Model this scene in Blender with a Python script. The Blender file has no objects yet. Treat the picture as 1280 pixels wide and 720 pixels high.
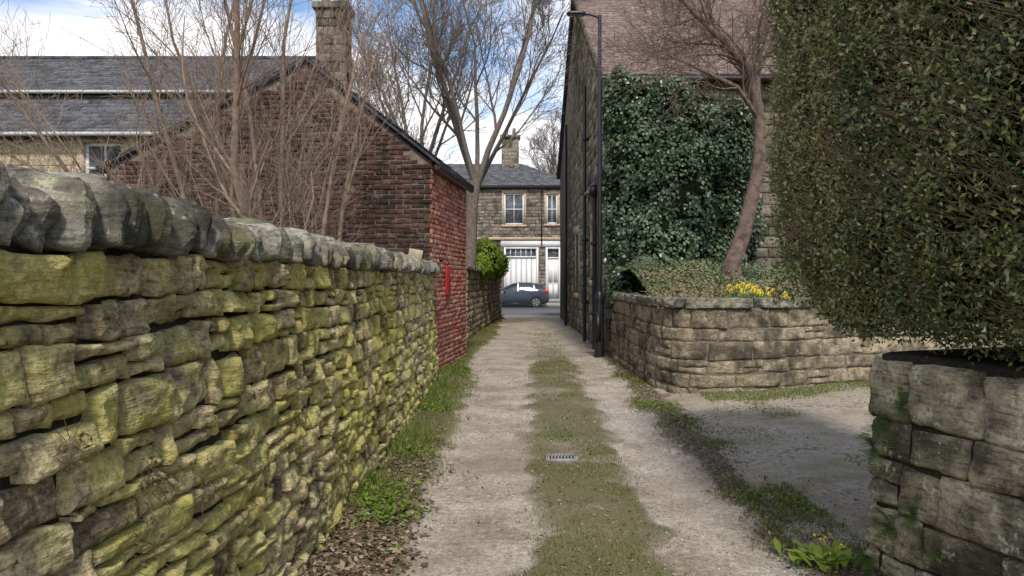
import bpy, math, random
import numpy as np
from mathutils import Vector, Matrix
rng = np.random.default_rng(11)
random.seed(5)
scene = bpy.context.scene

# ------------------------------------------------------------ helpers
def sm(a, b, x):
    t = np.clip((np.asarray(x, float) - a) / (b - a), 0, 1)
    return t * t * (3 - 2 * t)

def vnoise(p, seed=0):
    p = np.asarray(p, float)
    i = np.floor(p).astype(np.int64); f = p - i
    f = f * f * (3 - 2 * f)
    def h(a, b, c):
        n = (a * 73856093) ^ (b * 19349663) ^ (c * 83492791) ^ (seed * 2654435761)
        n = (n ^ (n >> 13)) * 1274126177
        n = n ^ (n >> 16)
        return (n & 0xffff) / 32767.5 - 1.0
    r = 0
    for dx in (0, 1):
        wx = f[:, 0] if dx else 1 - f[:, 0]
        for dy in (0, 1):
            wy = f[:, 1] if dy else 1 - f[:, 1]
            for dz in (0, 1):
                wz = f[:, 2] if dz else 1 - f[:, 2]
                r = r + h(i[:, 0] + dx, i[:, 1] + dy, i[:, 2] + dz) * wx * wy * wz
    return r

def fbm(p, oct=3, seed=0):
    r = 0; a = 1.0; p = np.asarray(p, float)
    for k in range(oct):
        r = r + a * vnoise(p, seed + k); p = p * 2.07; a *= .5
    return r / 1.6

def mk(name, V, F, mat=None, attrs=None, smooth=False, parent=None):
    me = bpy.data.meshes.new(name)
    V = np.ascontiguousarray(V, dtype=np.float32)
    if isinstance(F, np.ndarray): F = [F]
    F = [np.asarray(f) for f in F if len(f)]
    loops = np.concatenate([f.ravel() for f in F]).astype(np.int32)
    counts = np.concatenate([np.full(len(f), f.shape[1]) for f in F])
    starts = np.concatenate([[0], np.cumsum(counts)[:-1]]).astype(np.int32)
    me.vertices.add(len(V)); me.vertices.foreach_set('co', V.ravel())
    me.loops.add(len(loops)); me.loops.foreach_set('vertex_index', loops)
    me.polygons.add(len(counts)); me.polygons.foreach_set('loop_start', starts)
    me.update(calc_edges=True)
    if smooth: me.polygons.foreach_set('use_smooth', np.ones(len(counts), dtype=bool))
    for k, a in (attrs or {}).items():
        at = me.attributes.new(k, 'FLOAT', 'POINT')
        at.data.foreach_set('value', np.ascontiguousarray(a, dtype=np.float32))
    if mat: me.materials.append(mat)
    ob = bpy.data.objects.new(name, me)
    scene.collection.objects.link(ob)
    if parent: ob.parent = parent
    return ob

def grp(name):
    e = bpy.data.objects.new(name, None); e.empty_display_size = .2
    scene.collection.objects.link(e); return e

class MB:
    """merge builder"""
    def __init__(s): s.V = []; s.F = {}; s.A = []; s.n = 0
    def add(s, V, F, a=0.5):
        V = np.asarray(V, float); F = np.asarray(F)
        s.V.append(V); s.F.setdefault(F.shape[1], []).append(F + s.n)
        s.A.append(np.full(len(V), a) if np.isscalar(a) else a); s.n += len(V)
    def out(s, name, mat, parent=None, smooth=False):
        if not s.n: return None
        return mk(name, np.concatenate(s.V), [np.concatenate(f) for f in s.F.values()], mat,
                  {'rnd': np.concatenate(s.A)}, smooth, parent)

BF = np.array([[0, 1, 3, 2], [4, 6, 7, 5], [0, 4, 5, 1], [2, 3, 7, 6], [0, 2, 6, 4], [1, 5, 7, 3]])
def idm(u, v, d):  # identity map: u=x, v=z, d=y
    return np.stack([u, d, v], -1)
def addbox(mb, mf, u0, u1, v0, v1, d0, d1, a=.5):
    c = np.array([(u, v, d) for u in (u0, u1) for v in (v0, v1) for d in (d0, d1)], float)
    mb.add(mf(c[:, 0], c[:, 1], c[:, 2]), BF, a)
def box(name, mf, u0, u1, v0, v1, d0, d1, mat, parent=None, bevel=0):
    mb = MB(); addbox(mb, mf, u0, u1, v0, v1, d0, d1)
    o = mb.out(name, mat, parent)
    if bevel:
        m = o.modifiers.new('b', 'BEVEL'); m.width = bevel; m.segments = 2
    return o

def tube(mb, P, R, sides=6, a=.5, cap=False):
    P = np.asarray(P, float); R = np.asarray(R, float); n = len(P)
    d = P[-1] - P[0]; d = d / (np.linalg.norm(d) + 1e-9)
    up = np.array([0, 0, 1.]) if abs(d[2]) < .9 else np.array([1., 0, 0])
    x = np.cross(d, up); x /= np.linalg.norm(x); y = np.cross(d, x)
    t = np.arange(sides) * 2 * math.pi / sides
    ring = np.cos(t)[:, None] * x + np.sin(t)[:, None] * y
    V = (P[:, None, :] + R[:, None, None] * ring[None]).reshape(-1, 3)
    i = np.arange(n - 1)[:, None] * sides; j = np.arange(sides)[None]; j2 = (j + 1) % sides
    F = np.stack([i + j, i + j2, i + sides + j2, i + sides + j], -1).reshape(-1, 4)
    mb.add(V, F, a)
    if cap:
        mb.add(np.concatenate([V[-sides:], P[-1:]]), np.array([[k, (k + 1) % sides, sides] for k in range(sides)]), a)
        mb.add(np.concatenate([V[:sides], P[:1]]), np.array([[(k + 1) % sides, k, sides] for k in range(sides)]), a)

# ------------------------------------------------------------ materials
def newmat(name):
    m = bpy.data.materials.new(name); m.use_nodes = True
    nt = m.node_tree; nt.nodes.clear(); return m, nt
def N(nt, t, **kw):
    n = nt.nodes.new(t)
    for k, v in kw.items(): setattr(n, k, v)
    return n
def ramp(nt, fac, stops):
    r = N(nt, 'ShaderNodeValToRGB'); cr = r.color_ramp
    while len(cr.elements) < len(stops): cr.elements.new(.5)
    for e, (p, c) in zip(cr.elements, stops):
        e.position = p; e.color = (c, c, c, 1) if np.isscalar(c) else (*c, 1)
    nt.links.new(fac, r.inputs['Fac']); return r.outputs['Color']
def mix(nt, fac, a, b, mode='MIX'):
    m = N(nt, 'ShaderNodeMix', data_type='RGBA', blend_type=mode)
    for sock, v in ((m.inputs[0], fac), (m.inputs[6], a), (m.inputs[7], b)):
        if isinstance(v, bpy.types.NodeSocket): nt.links.new(v, sock)
        elif np.isscalar(v): sock.default_value = v
        else: sock.default_value = (*v, 1)
    return m.outputs[2]
def noise(nt, scale, detail=4, rough=.6, co=None, dist=0):
    n = N(nt, 'ShaderNodeTexNoise'); n.inputs['Scale'].default_value = scale
    n.inputs['Detail'].default_value = detail; n.inputs['Roughness'].default_value = rough
    n.inputs['Distortion'].default_value = dist
    if co is None:
        co = N(nt, 'ShaderNodeTexCoord').outputs['Object']
    nt.links.new(co, n.inputs['Vector']); return n.outputs['Fac']
def attr(nt, name='rnd'):
    return N(nt, 'ShaderNodeAttribute', attribute_name=name).outputs['Fac']
def mathn(nt, op, a, b=0.0):
    m = N(nt, 'ShaderNodeMath', operation=op)
    for s, v in ((m.inputs[0], a), (m.inputs[1], b)):
        if isinstance(v, bpy.types.NodeSocket): nt.links.new(v, s)
        else: s.default_value = v
    return m.outputs[0]
def finish(nt, col, rough=.9, bumps=(), spec=.3, metal=0, trans=0):
    o = N(nt, 'ShaderNodeOutputMaterial')
    if spec <= .25:
        p = N(nt, 'ShaderNodeBsdfDiffuse'); ci = p.inputs['Color']; p.inputs['Roughness'].default_value = .3
    else:
        p = N(nt, 'ShaderNodeBsdfPrincipled'); ci = p.inputs['Base Color']
        p.inputs['Roughness'].default_value = rough
        p.inputs['Specular IOR Level'].default_value = spec; p.inputs['Metallic'].default_value = metal
    if isinstance(col, bpy.types.NodeSocket): nt.links.new(col, ci)
    else: ci.default_value = (*col, 1)
    if bumps:
        h = None
        for hh, dist in bumps:
            t = mathn(nt, 'MULTIPLY', hh, dist * 100)
            h = t if h is None else mathn(nt, 'ADD', h, t)
        b = N(nt, 'ShaderNodeBump'); b.inputs['Distance'].default_value = .01; b.inputs['Strength'].default_value = 1
        nt.links.new(h, b.inputs['Height']); nt.links.new(b.outputs['Normal'], p.inputs['Normal'])
    sh = p.outputs[0]
    if trans:
        t = N(nt, 'ShaderNodeBsdfTranslucent')
        if isinstance(col, bpy.types.NodeSocket): nt.links.new(col, t.inputs['Color'])
        m = N(nt, 'ShaderNodeMixShader'); m.inputs[0].default_value = trans
        nt.links.new(sh, m.inputs[1]); nt.links.new(t.outputs[0], m.inputs[2]); sh = m.outputs[0]
    nt.links.new(sh, o.inputs['Surface'])

def stone_mat(name, cols, moss=None, moss_t=(.5, .62), dark=(.03, .028, .024), dark_t=(.55, .7), moss_s=1.6,
              bump=.006, lich=None, fine=1.0, strat=0, dk=.75):
    m, nt = newmat(name)
    r = attr(nt)
    n = len(cols)
    c = ramp(nt, r, [(i / (n - 1), q) for i, q in enumerate(cols)])
    n1 = noise(nt, 9, 2, .65); n2 = noise(nt, 45 * fine, 3, .75); n3 = noise(nt, 2.3, 2, .6)
    c = mix(nt, 1.0, c, ramp(nt, n1, [(.25, .5), (.5, 1.0), (.75, 1.55)]), 'MULTIPLY')
    c = mix(nt, 1.0, c, ramp(nt, n2, [(.3, .5), (.5, 1.0), (.72, 1.6)]), 'MULTIPLY')
    bl = [(n1, bump * 1.6), (n2, bump * 1.3)]
    if strat:
        mp = N(nt, 'ShaderNodeMapping'); mp.inputs['Scale'].default_value = (1, 1, 5.5)
        nt.links.new(N(nt, 'ShaderNodeTexCoord').outputs['Object'], mp.inputs['Vector'])
        ns = noise(nt, 11, 2, .7, mp.outputs[0]); bl.append((ns, strat))
        c = mix(nt, 1.0, c, ramp(nt, ns, [(.33, .55), (.47, 1.0), (.7, 1.25)]), 'MULTIPLY')
    if moss:
        nm = noise(nt, moss_s, 3, .7)
        am = mathn(nt, 'ADD', nm, mathn(nt, 'MULTIPLY', mathn(nt, 'SUBTRACT', r, .5), .16))
        am = mathn(nt, 'ADD', am, mathn(nt, 'MULTIPLY', mathn(nt, 'SUBTRACT', n1, .5), .45))
        f = ramp(nt, am, [(moss_t[0], 0), (moss_t[1], 1)])
        mc = mix(nt, ramp(nt, n2, [(.35, 0), (.65, 1)]), moss[1], moss[0])
        c = mix(nt, mathn(nt, 'MULTIPLY', f, .8), c, mc)
    df = mathn(nt, 'ADD', n3, mathn(nt, 'MULTIPLY', mathn(nt, 'SUBTRACT', n2, .5), .6))
    c = mix(nt, mathn(nt, 'MULTIPLY', ramp(nt, df, [(dark_t[0], 0), (dark_t[1], 1)]), dk), c, dark)
    if lich:
        nl = mathn(nt, 'ADD', mathn(nt, 'MULTIPLY', n1, .55), mathn(nt, 'MULTIPLY', n2, .45))
        c = mix(nt, ramp(nt, nl, [(.575, 0), (.62, .7)]), c, lich)
    finish(nt, c, .93, bl, .2)
    return m

def plain(name, col, rough=.6, spec=.4, metal=0, var=.25, scale=8, bump=0):
    m, nt = newmat(name)
    n = noise(nt, scale, 3, .65)
    c = mix(nt, 1.0, col, ramp(nt, n, [(.25, 1 - var), (.75, 1 + var)]), 'MULTIPLY')
    finish(nt, c, rough, ((n, bump),) if bump else (), spec, metal)
    return m
def leaf_mat(name, cols, rough=.5, trans=.2, spec=.4, patch=None):
    m, nt = newmat(name)
    n = len(cols)
    c = ramp(nt, attr(nt), [(i / (n - 1), q) for i, q in enumerate(cols)])
    finish(nt, c, rough, (), spec, 0, trans)
    return m

M_lwall = stone_mat('rubble_stone', [(.19, .15, .095), (.42, .35, .20), (.52, .43, .25), (.29, .245, .15), (.58, .50, .31)],
                    moss=((.58, .52, .14), (.36, .335, .085)), moss_t=(.38, .58), dark_t=(.57, .70), moss_s=1.2, bump=.007, lich=(.62, .56, .39), strat=.012, dk=.72)
M_cope = stone_mat('cope_stone', [(.13, .12, .10), (.24, .225, .185), (.33, .305, .245), (.18, .165, .135)],
                   moss=((.36, .34, .16), (.20, .195, .09)), moss_t=(.53, .70), dark_t=(.50, .66), bump=.007, lich=(.46, .43, .35), strat=.004)
M_joint = plain('dark_joint', (.045, .038, .028), .95, .1, var=.5, scale=20, bump=.01)
M_ret = stone_mat('retaining_stone', [(.20, .16, .115), (.30, .25, .17), (.37, .31, .215), (.25, .205, .145)],
                  moss=((.23, .225, .10), (.14, .14, .07)), moss_t=(.58, .72), dark_t=(.51, .65), bump=.006, lich=(.40, .355, .26), strat=.003)
M_near = stone_mat('block_stone', [(.31, .25, .16), (.45, .38, .255), (.37, .305, .20), (.53, .455, .32)],
                   moss=((.17, .165, .07), (.09, .09, .05)), moss_t=(.57, .72), dark_t=(.50, .62), bump=.006, lich=(.66, .61, .50), strat=.002)
M_mort = plain('mortar', (.15, .13, .105), .95, .1, var=.4, scale=25, bump=.006)
M_sooty = stone_mat('sooty_stone', [(.13, .115, .09), (.25, .22, .165), (.37, .32, .235), (.19, .165, .125), (.48, .41, .30)],
                    dark_t=(.54, .70), bump=.006)
M_house = stone_mat('house_stone', [(.14, .12, .095), (.25, .215, .165), (.32, .275, .21), (.19, .165, .13)], dark_t=(.50, .66), bump=.006)
M_cream = stone_mat('cream_stone', [(.44, .35, .24), (.52, .42, .30), (.40, .32, .22)], dark_t=(.65, .8), bump=.004)
M_brickR = stone_mat('red_brick', [(.24, .09, .065), (.42, .165, .11), (.33, .12, .085), (.50, .25, .18), (.20, .115, .095)],
                     dark_t=(.60, .74), bump=.003, lich=(.52, .42, .36))
M_brickD = stone_mat('dark_brick', [(.055, .036, .032), (.115, .060, .048), (.08, .046, .039), (.155, .085, .068), (.055, .044, .040)],
                     dark_t=(.50, .64), bump=.004, lich=(.22, .18, .155))
M_bmort = plain('brick_mortar', (.17, .14, .115), .95, .1, var=.5, scale=14, bump=.006)
M_slate = stone_mat('slate', [(.075, .076, .085), (.115, .117, .128), (.15, .152, .162), (.09, .092, .10)], dark_t=(.62, .8), bump=.0015)
M_tile = stone_mat('clay_tile', [(.21, .155, .14), (.27, .20, .18), (.18, .135, .12)], dark_t=(.6, .8), bump=.0015)
M_white = plain('white_paint', (.74, .74, .72), .45, .4, var=.06, scale=6)
M_black = plain('black_paint', (.018, .018, .020), .4, .5, var=.3, scale=20)
M_red = plain('red_paint', (.50, .03, .035), .45, .4, var=.3, scale=14)
M_wood = plain('weathered_wood', (.50, .42, .30), .8, .2, var=.3, scale=30)
M_lead = plain('lead_trim', (.50, .50, .50), .6, .3, var=.15)
M_asph = plain('asphalt', (.12, .12, .125), .85, .3, var=.2, scale=40, bump=.003)
M_pave = plain('pavement_slab', (.30, .29, .27), .85, .2, var=.15, scale=5, bump=.002)
M_kerb = plain('kerb_stone', (.34, .33, .31), .85, .2, var=.15, scale=8)
M_iron = plain('cast_iron', (.30, .29, .28), .6, .4, var=.3, scale=40)
def glassm():
    m, nt = newmat('window_glass')
    n = noise(nt, 1.3, 3, .6)
    c = ramp(nt, n, [(.35, (.02, .024, .03)), (.65, (.16, .18, .20))])
    finish(nt, c, .06, (), .8); return m
M_glass = glassm()
M_bark = plain('pale_bark', (.29, .215, .165), .85, .2, var=.4, scale=14, bump=.004)
M_barkG = plain('grey_bark', (.20, .165, .14), .85, .2, var=.4, scale=10, bump=.006)
M_barkR = plain('brown_bark', (.17, .125, .105), .85, .2, var=.6, scale=9, bump=.014)
M_hedge = leaf_mat('privet_leaf', [(.05, .075, .022), (.115, .15, .04), (.20, .23, .06), (.32, .32, .11), (.42, .36, .18)], .36, .15, .6)
M_twig = plain('twig', (.30, .21, .13), .9, .1, var=.4, scale=30)
M_ivy = leaf_mat('ivy_leaf', [(.030, .055, .028), (.062, .105, .048), (.105, .155, .075), (.20, .25, .14)], .33, 0, .6)
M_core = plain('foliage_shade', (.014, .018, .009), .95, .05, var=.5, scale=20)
M_grass = leaf_mat('grass_blade', [(.085, .11, .032), (.135, .17, .042), (.195, .225, .065), (.33, .29, .15)], .6, .2, .2)
M_bright = leaf_mat('bright_leaf', [(.12, .20, .03), (.22, .31, .05), (.36, .44, .09)], .5, .2, .2)
M_cover = leaf_mat('ground_cover_leaf', [(.06, .09, .04), (.13, .17, .08), (.22, .24, .13), (.27, .20, .13)], .6, 0, .2)
M_litter = leaf_mat('dead_leaf', [(.07, .05, .035), (.14, .095, .06), (.26, .19, .13), (.40, .33, .25)], .8, 0, .2)
M_yel = leaf_mat('daffodil_petal', [(.75, .55, .03), (.85, .70, .06)], .5, .2, .3)
M_pebble = stone_mat('pebble', [(.24, .22, .195), (.38, .355, .32), (.50, .475, .43)], dark_t=(.8, .9), bump=.001)

# ------------------------------------------------------------ stone walls
def pathmap(pts, side=1, z0=0., batter=0.):
    P = np.asarray(pts, float)
    seg = np.linalg.norm(np.diff(P, axis=0), axis=1); s = np.concatenate([[0], np.cumsum(seg)])
    D = np.diff(P, axis=0) / seg[:, None]
    Dv = np.concatenate([D[:1], (D[1:] + D[:-1]) / 2, D[-1:]]); Dv /= np.linalg.norm(Dv, axis=1)[:, None]
    Nn = side * np.stack([Dv[:, 1], -Dv[:, 0]], -1)
    def f(u, v, d):
        u = np.asarray(u, float); v = np.asarray(v, float); d = np.asarray(d, float)
        uc = np.clip(u, 0, s[-1]); ex = u - uc
        x = np.interp(uc, s, P[:, 0]); y = np.interp(uc, s, P[:, 1])
        nx = np.interp(uc, s, Nn[:, 0]); ny = np.interp(uc, s, Nn[:, 1])
        tx = -ny * side; ty = nx * side
        o = d - batter * v
        return np.stack([x + nx * o + tx * ex, y + ny * o + ty * ex, z0 + v], -1)
    f.L = s[-1]; return f

def smooth_path(pts, n=8):
    P = np.asarray(pts, float)
    for _ in range(3):
        Q = [P[0]]
        for a, b in zip(P[:-1], P[1:]):
            Q += [a * .75 + b * .25, a * .25 + b * .75]
        Q.append(P[-1]); P = np.array(Q)
    return P

def rubble(u0, u1, v0, v1, h, w, split=.3, openings=(), clip=None, seed=0, brick=False, hgrad=None):
    r = random.Random(seed); out = []
    v = v0; row = 0
    while v < v1 - h[0] * .5:
        hh = r.uniform(*h) * (hgrad(v) if hgrad else 1)
        if v + hh > v1 - h[0] * .6: hh = v1 - v
        u = u0 - (r.uniform(0, w[0]) if not brick else (w[0] / 2 if row % 2 else 0))
        while u < u1 - 1e-4:
            ww = r.uniform(*w)
            if not brick and r.random() < .2: ww *= .6
            a, b = max(u, u0), min(u + ww, u1)
            u += ww
            if b - a < .03: continue
            pieces = [(a, b)]
            for (ou0, ou1, ov0, ov1) in openings:
                ov = min(v + hh, ov1) - max(v, ov0)
                if ov > .3 * hh:
                    np_ = []
                    for (p, q) in pieces:
                        if q <= ou0 or p >= ou1: np_.append((p, q)); continue
                        if p < ou0: np_.append((p, ou0))
                        if q > ou1: np_.append((ou1, q))
                    pieces = np_
            for (p, q) in pieces:
                if q - p < .03: continue
                if clip and not (clip(p, v + hh) and clip(q, v + hh)): continue
                if r.random() < split and hh > .09:
                    k = r.uniform(.35, .65) * hh
                    out.append((p, q, v, v + k))
                    if q - p > .22 and r.random() < .6:
                        mid = p + (q - p) * r.uniform(.35, .65)
                        out += [(p, mid, v + k, v + hh), (mid, q, v + k, v + hh)]
                    else: out.append((p, q, v + k, v + hh))
                else: out.append((p, q, v, v + hh))
        v += hh; row += 1
    return out

def stones(name, rects, mf, mat, parent=None, res=.05, gap=.012, r=.018, back=.05, rough=.012, freq=9., jit=.012,
           prot=.015, wav=0., seed=0, smooth=True, lod=None, tilt=.0):
    rs = np.random.default_rng(seed)
    U = []; Vv = []; Dd = []; ID = []; Fs = []; RN = []; n0 = 0
    for k, (u0, u1, v0, v1) in enumerate(rects):
        g = gap * .5 * rs.uniform(.6, 1.5)
        u0 += g; u1 -= g; v0 += g; v1 -= g
        w = u1 - u0; h = v1 - v0
        if w < .01 or h < .01: continue
        rr = min(r, w * .3, h * .3)
        rs_ = lod(u0) if lod else res
        def par(L):
            m = max(2, int(L / rs_) + 1)
            inner = np.linspace(rr / L, 1 - rr / L, m)
            return np.concatenate([[0, 0], inner, [1, 1]]), np.concatenate([[2, 1], np.zeros(m), [1, 2]])
        s, es = par(w); t, et = par(h)
        S, T = np.meshgrid(s, t, indexing='ij'); E = np.maximum(es[:, None], et[None, :])
        c = rs.uniform(-1, 1, (4, 2)) * min(jit, w * .15, h * .15)
        uu = u0 + S * w + c[0, 0] * (1 - S) * (1 - T) + c[1, 0] * S * (1 - T) + c[2, 0] * S * T + c[3, 0] * (1 - S) * T
        vv = v0 + T * h + c[0, 1] * (1 - S) * (1 - T) + c[1, 1] * S * (1 - T) + c[2, 1] * S * T + c[3, 1] * (1 - S) * T
        pr = rs.uniform(-1, 1) * prot
        # belly
        bl = (1 - (2 * S - 1) ** 4) * (1 - (2 * T - 1) ** 4)
        dd = pr + bl * rs.uniform(0, .6) * rr + tilt * (rs.uniform(-1, 1) * (S - .5) + rs.uniform(-1, 1) * (T - .5))
        dd = np.where(E == 1, dd - rr * .75, dd); dd = np.where(E == 2, -back, dd)
        a, b = S.shape
        idx = np.arange(a * b).reshape(a, b) + n0
        Fs.append(np.stack([idx[:-1, :-1], idx[1:, :-1], idx[1:, 1:], idx[:-1, 1:]], -1).reshape(-1, 4))
        U.append(uu.ravel()); Vv.append(vv.ravel()); Dd.append(dd.ravel()); ID.append(np.full(a * b, k * 3.7))
        RN.append(np.full(a * b, rs.random())); n0 += a * b
    U = np.concatenate(U); Vv = np.concatenate(Vv); Dd = np.concatenate(Dd); ID = np.concatenate(ID)
    p = np.stack([U * freq, Vv * freq * (1.8 if tilt else 1), ID], -1)
    nz = fbm(p, 4, seed + 1)
    front = Dd > -back + 1e-6
    Dd = Dd + np.where(front, nz * rough, 0)
    if jit > 0:
        U2 = U + .6 * jit * vnoise(p * 1.5 + 31.7, seed + 5); V2 = Vv + .6 * jit * vnoise(p * 1.5 + 77.1, seed + 6)
    else: U2, V2 = U, Vv
    if wav:
        V2 = V2 + wav * vnoise(np.stack([U * 1.1, Vv * .0 + np.floor(Vv * 3) * .5, U * 0], -1), seed + 9)
    return mk(name, mf(U2, V2, Dd), np.concatenate(Fs), mat, {'rnd': np.concatenate(RN)}, smooth, parent)

def core(name, mf, u0, u1, v0, v1, dfront, dback, mat, parent, n=40):
    us = np.linspace(u0, u1, n + 1)
    prof = [(v0, dfront), (v1, dfront), (v1, dback), (v0, dback)]
    V = np.concatenate([mf(us, np.full(n + 1, v), np.full(n + 1, d)) for v, d in prof])
    F = []
    for k in range(3):
        i = np.arange(n) + k * (n + 1); j = i + (n + 1)
        F.append(np.stack([i, i + 1, j + 1, j], -1))
    F = np.concatenate(F + [np.array([[0, n + 1, 2 * (n + 1), 3 * (n + 1)], [n, n + n + 1, n + 2 * (n + 1), n + 3 * (n + 1)]])])
    return mk(name, V, F, mat, None, False, parent)

import bmesh
def cube_template(cuts):
    bm = bmesh.new(); bmesh.ops.create_cube(bm, size=2)
    if cuts: bmesh.ops.subdivide_edges(bm, edges=bm.edges[:], cuts=cuts, use_grid_fill=True)
    bm.verts.ensure_lookup_table()
    V = np.array([v.co[:] for v in bm.verts]); F = np.array([[v.index for v in f.verts] for f in bm.faces]); bm.free()
    return V, F
T5 = cube_template(5); T9 = cube_template(8); T3 = cube_template(2); T12 = cube_template(13)
def blob(mb, c, hs, R=None, rnd=.35, amp=.1, freq=1.5, sd=0, T=None, a=None, flat=1):
    V, F = T or T5
    L = np.linalg.norm(V, axis=1)[:, None]
    S = V / L
    P = V * (1 - rnd) + S * 1.15 * rnd
    off = np.array([sd * 5.13, sd * 2.7, sd * 1.9])
    nz = fbm(P * freq + off, 4, 3)
    P = P * (1 + amp * nz[:, None])
    P = P + amp * .5 * np.stack([vnoise(P * freq * .7 + off + 9, 5), vnoise(P * freq * .7 + off + 19, 6), vnoise(P * freq * .7 + off + 29, 7)], -1)
    P = P * np.asarray(hs)
    if R is not None: P = P @ np.asarray(R).T
    mb.add(P + np.asarray(c), F, random.random() if a is None else a)
def rot(ax, ang): return np.array(Matrix.Rotation(ang, 3, ax))
def slabstone(mb, c, hs, R, sd, near):
    """upright cope slab: half-round outline (x-z), thin along y, rough edges"""
    V, F = T12 if near else T5
    x, y, z = V[:, 0], V[:, 1], V[:, 2]
    rr = np.sqrt(x * x + z * z); m = np.maximum(abs(x), abs(z)); k = np.where(rr > 0, m / np.maximum(rr, 1e-6), 1)
    kk = np.where(z > 0, k * .7 + .3, k * .25 + .75)
    X = x * kk; Z = z * kk
    edge = np.maximum(np.abs(V[:, 0]), np.abs(V[:, 2]))
    Yy = y * (1 - .62 * np.clip((edge - .5) / .5, 0, 1) ** 2)
    P = np.stack([X, Yy, Z], -1)
    o = np.array([sd * 5.1, sd * 2.3, sd * 1.7])
    q = P * np.asarray(hs) * 9
    P = P * (1 + .13 * fbm(P * np.array([1.3, .4, 1.3]) + o, 2, 3)[:, None])
    W = P * np.asarray(hs)
    W = W + .007 * np.stack([fbm(q + o, 3, 5), .8 * fbm(q + o + 9, 3, 6), fbm(q + o + 19, 3, 7)], -1)
    mb.add(W @ np.asarray(R).T + np.asarray(c), F, random.random())

# ---- left wall
lw = grp('dry_stone_wall')
mfL = pathmap([(-1.07, .3), (-1.09, 6.), (-1.13, 11.75)], side=1, z0=-.03, batter=.075)
rects = rubble(0, mfL.L, 0, 1.72, (.10, .175), (.11, .38), split=.30, seed=3, hgrad=lambda v: .85 if v < .7 else 1.0)
stones('rubble_face', rects, mfL, M_lwall, lw, gap=.011, r=.014, back=.075, rough=.020, freq=11, jit=.014, prot=.018, wav=.022, seed=4,
       lod=lambda u: .012 if u < 4.2 else (.022 if u < 7.5 else .045), tilt=.035)
core('wall_core', mfL, 0, mfL.L, -.1, 1.72, -.040, -.42, M_joint, lw)
mb = MB(); y = .25
while y < 11.7:
    th = random.choice([random.uniform(.045, .065), random.uniform(.06, .09), random.uniform(.08, .12)]); hh = random.uniform(.078, .118)
    lean = -.24 + random.uniform(-.18, .14)
    R = rot('X', lean) @ rot('Z', random.uniform(-.18, .18)) @ rot('Y', random.uniform(-.12, .10))
    slabstone(mb, (-1.38 + random.uniform(-.035, .035), y + th / 2, 1.70 + hh * .85), (.225 * random.uniform(.85, 1.1), th * .56, hh), R, y * 3, y < 5)
    y += th * 1.03
mb.out('cope_stones', M_cope, lw, True)
pl = grp('wooden_plank')
mb = MB(); R = rot('Y', .18)
blob(mb, (-1.42, 10.9, 1.93), (.10, .03, .12), R, rnd=.04, amp=.02, T=T3); mb.out('plank_end', M_wood, pl)

# ---- right mid retaining wall (curved)
rw = grp('retaining_wall')
path = smooth_path([(2.0, 15.2), (2.03, 13.), (2.02, 11.2), (2.10, 10.2), (2.55, 9.95), (3.5, 10.1), (5.0, 10.7), (7.5, 11.3)])
mfR = pathmap(path, side=1, z0=0., batter=.04)
q = mfR(np.array([1.]), np.array([.5]), np.array([1.]))[0]
if q[0] > 2.0: mfR = pathmap(path, side=-1, z0=0., batter=.04)
rects = rubble(0, mfR.L, -.05, 1.22, (.17, .25), (.30, .75), split=.14, seed=13)
stones('coursed_blocks', rects, mfR, M_ret, rw, gap=.014, r=.018, back=.05, rough=.022, jit=.016, prot=.014, seed=8, res=.035, freq=7, tilt=.02, wav=.012)
core('wall_core', mfR, 0, mfR.L, -.1, 1.22, -.020, -.35, M_mort, rw, 80)
mb = MB(); u = 0.02
while u < mfR.L - .2:
    w = random.uniform(.45, .95); a = mfR(np.array([u + w / 2 - .05, u + w / 2 + .05, u + w / 2]), np.zeros(3) + 1.22, np.array([-.13, -.13, -.13]))
    ang = math.atan2(a[1, 1] - a[0, 1], a[1, 0] - a[0, 0])
    if abs(u - 5.2) < .9: w = .34
    blob(mb, (a[2, 0], a[2, 1], 1.285), (w * .49, .185, .068), rot('Z', ang), rnd=.14, amp=.07, freq=2.6, sd=u, T=T9)
    u += w
mb.out('flat_cope', M_cope, rw, True)

# ---- right near wall with big blocks
nw = grp('block_stone_wall')
npth = [(3.6, 4.75), (2.09, 4.22), (1.92, 4.02), (2.05, 3.55), (2.27, 2.9), (2.60, 1.6), (2.7, .5)]
mfN = pathmap(npth, side=1, z0=0., batter=.03)
q = mfN(np.array([3.5]), np.array([.5]), np.array([1.]))[0]
if q[0] > 2.0: mfN = pathmap(npth, side=-1, z0=0., batter=.03)
rects = rubble(0, mfN.L, -.05, 1.18, (.20, .28), (.26, .48), split=.06, seed=21)
stones('big_blocks', rects, mfN, M_near, nw, gap=.016, r=.020, back=.06, rough=.020, freq=8, jit=.016, prot=.014, seed=9, res=.014, tilt=.02)
core('wall_core', mfN, 0, mfN.L, -.1, 1.2, -.030, -.5, M_joint, nw, 60)

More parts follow.
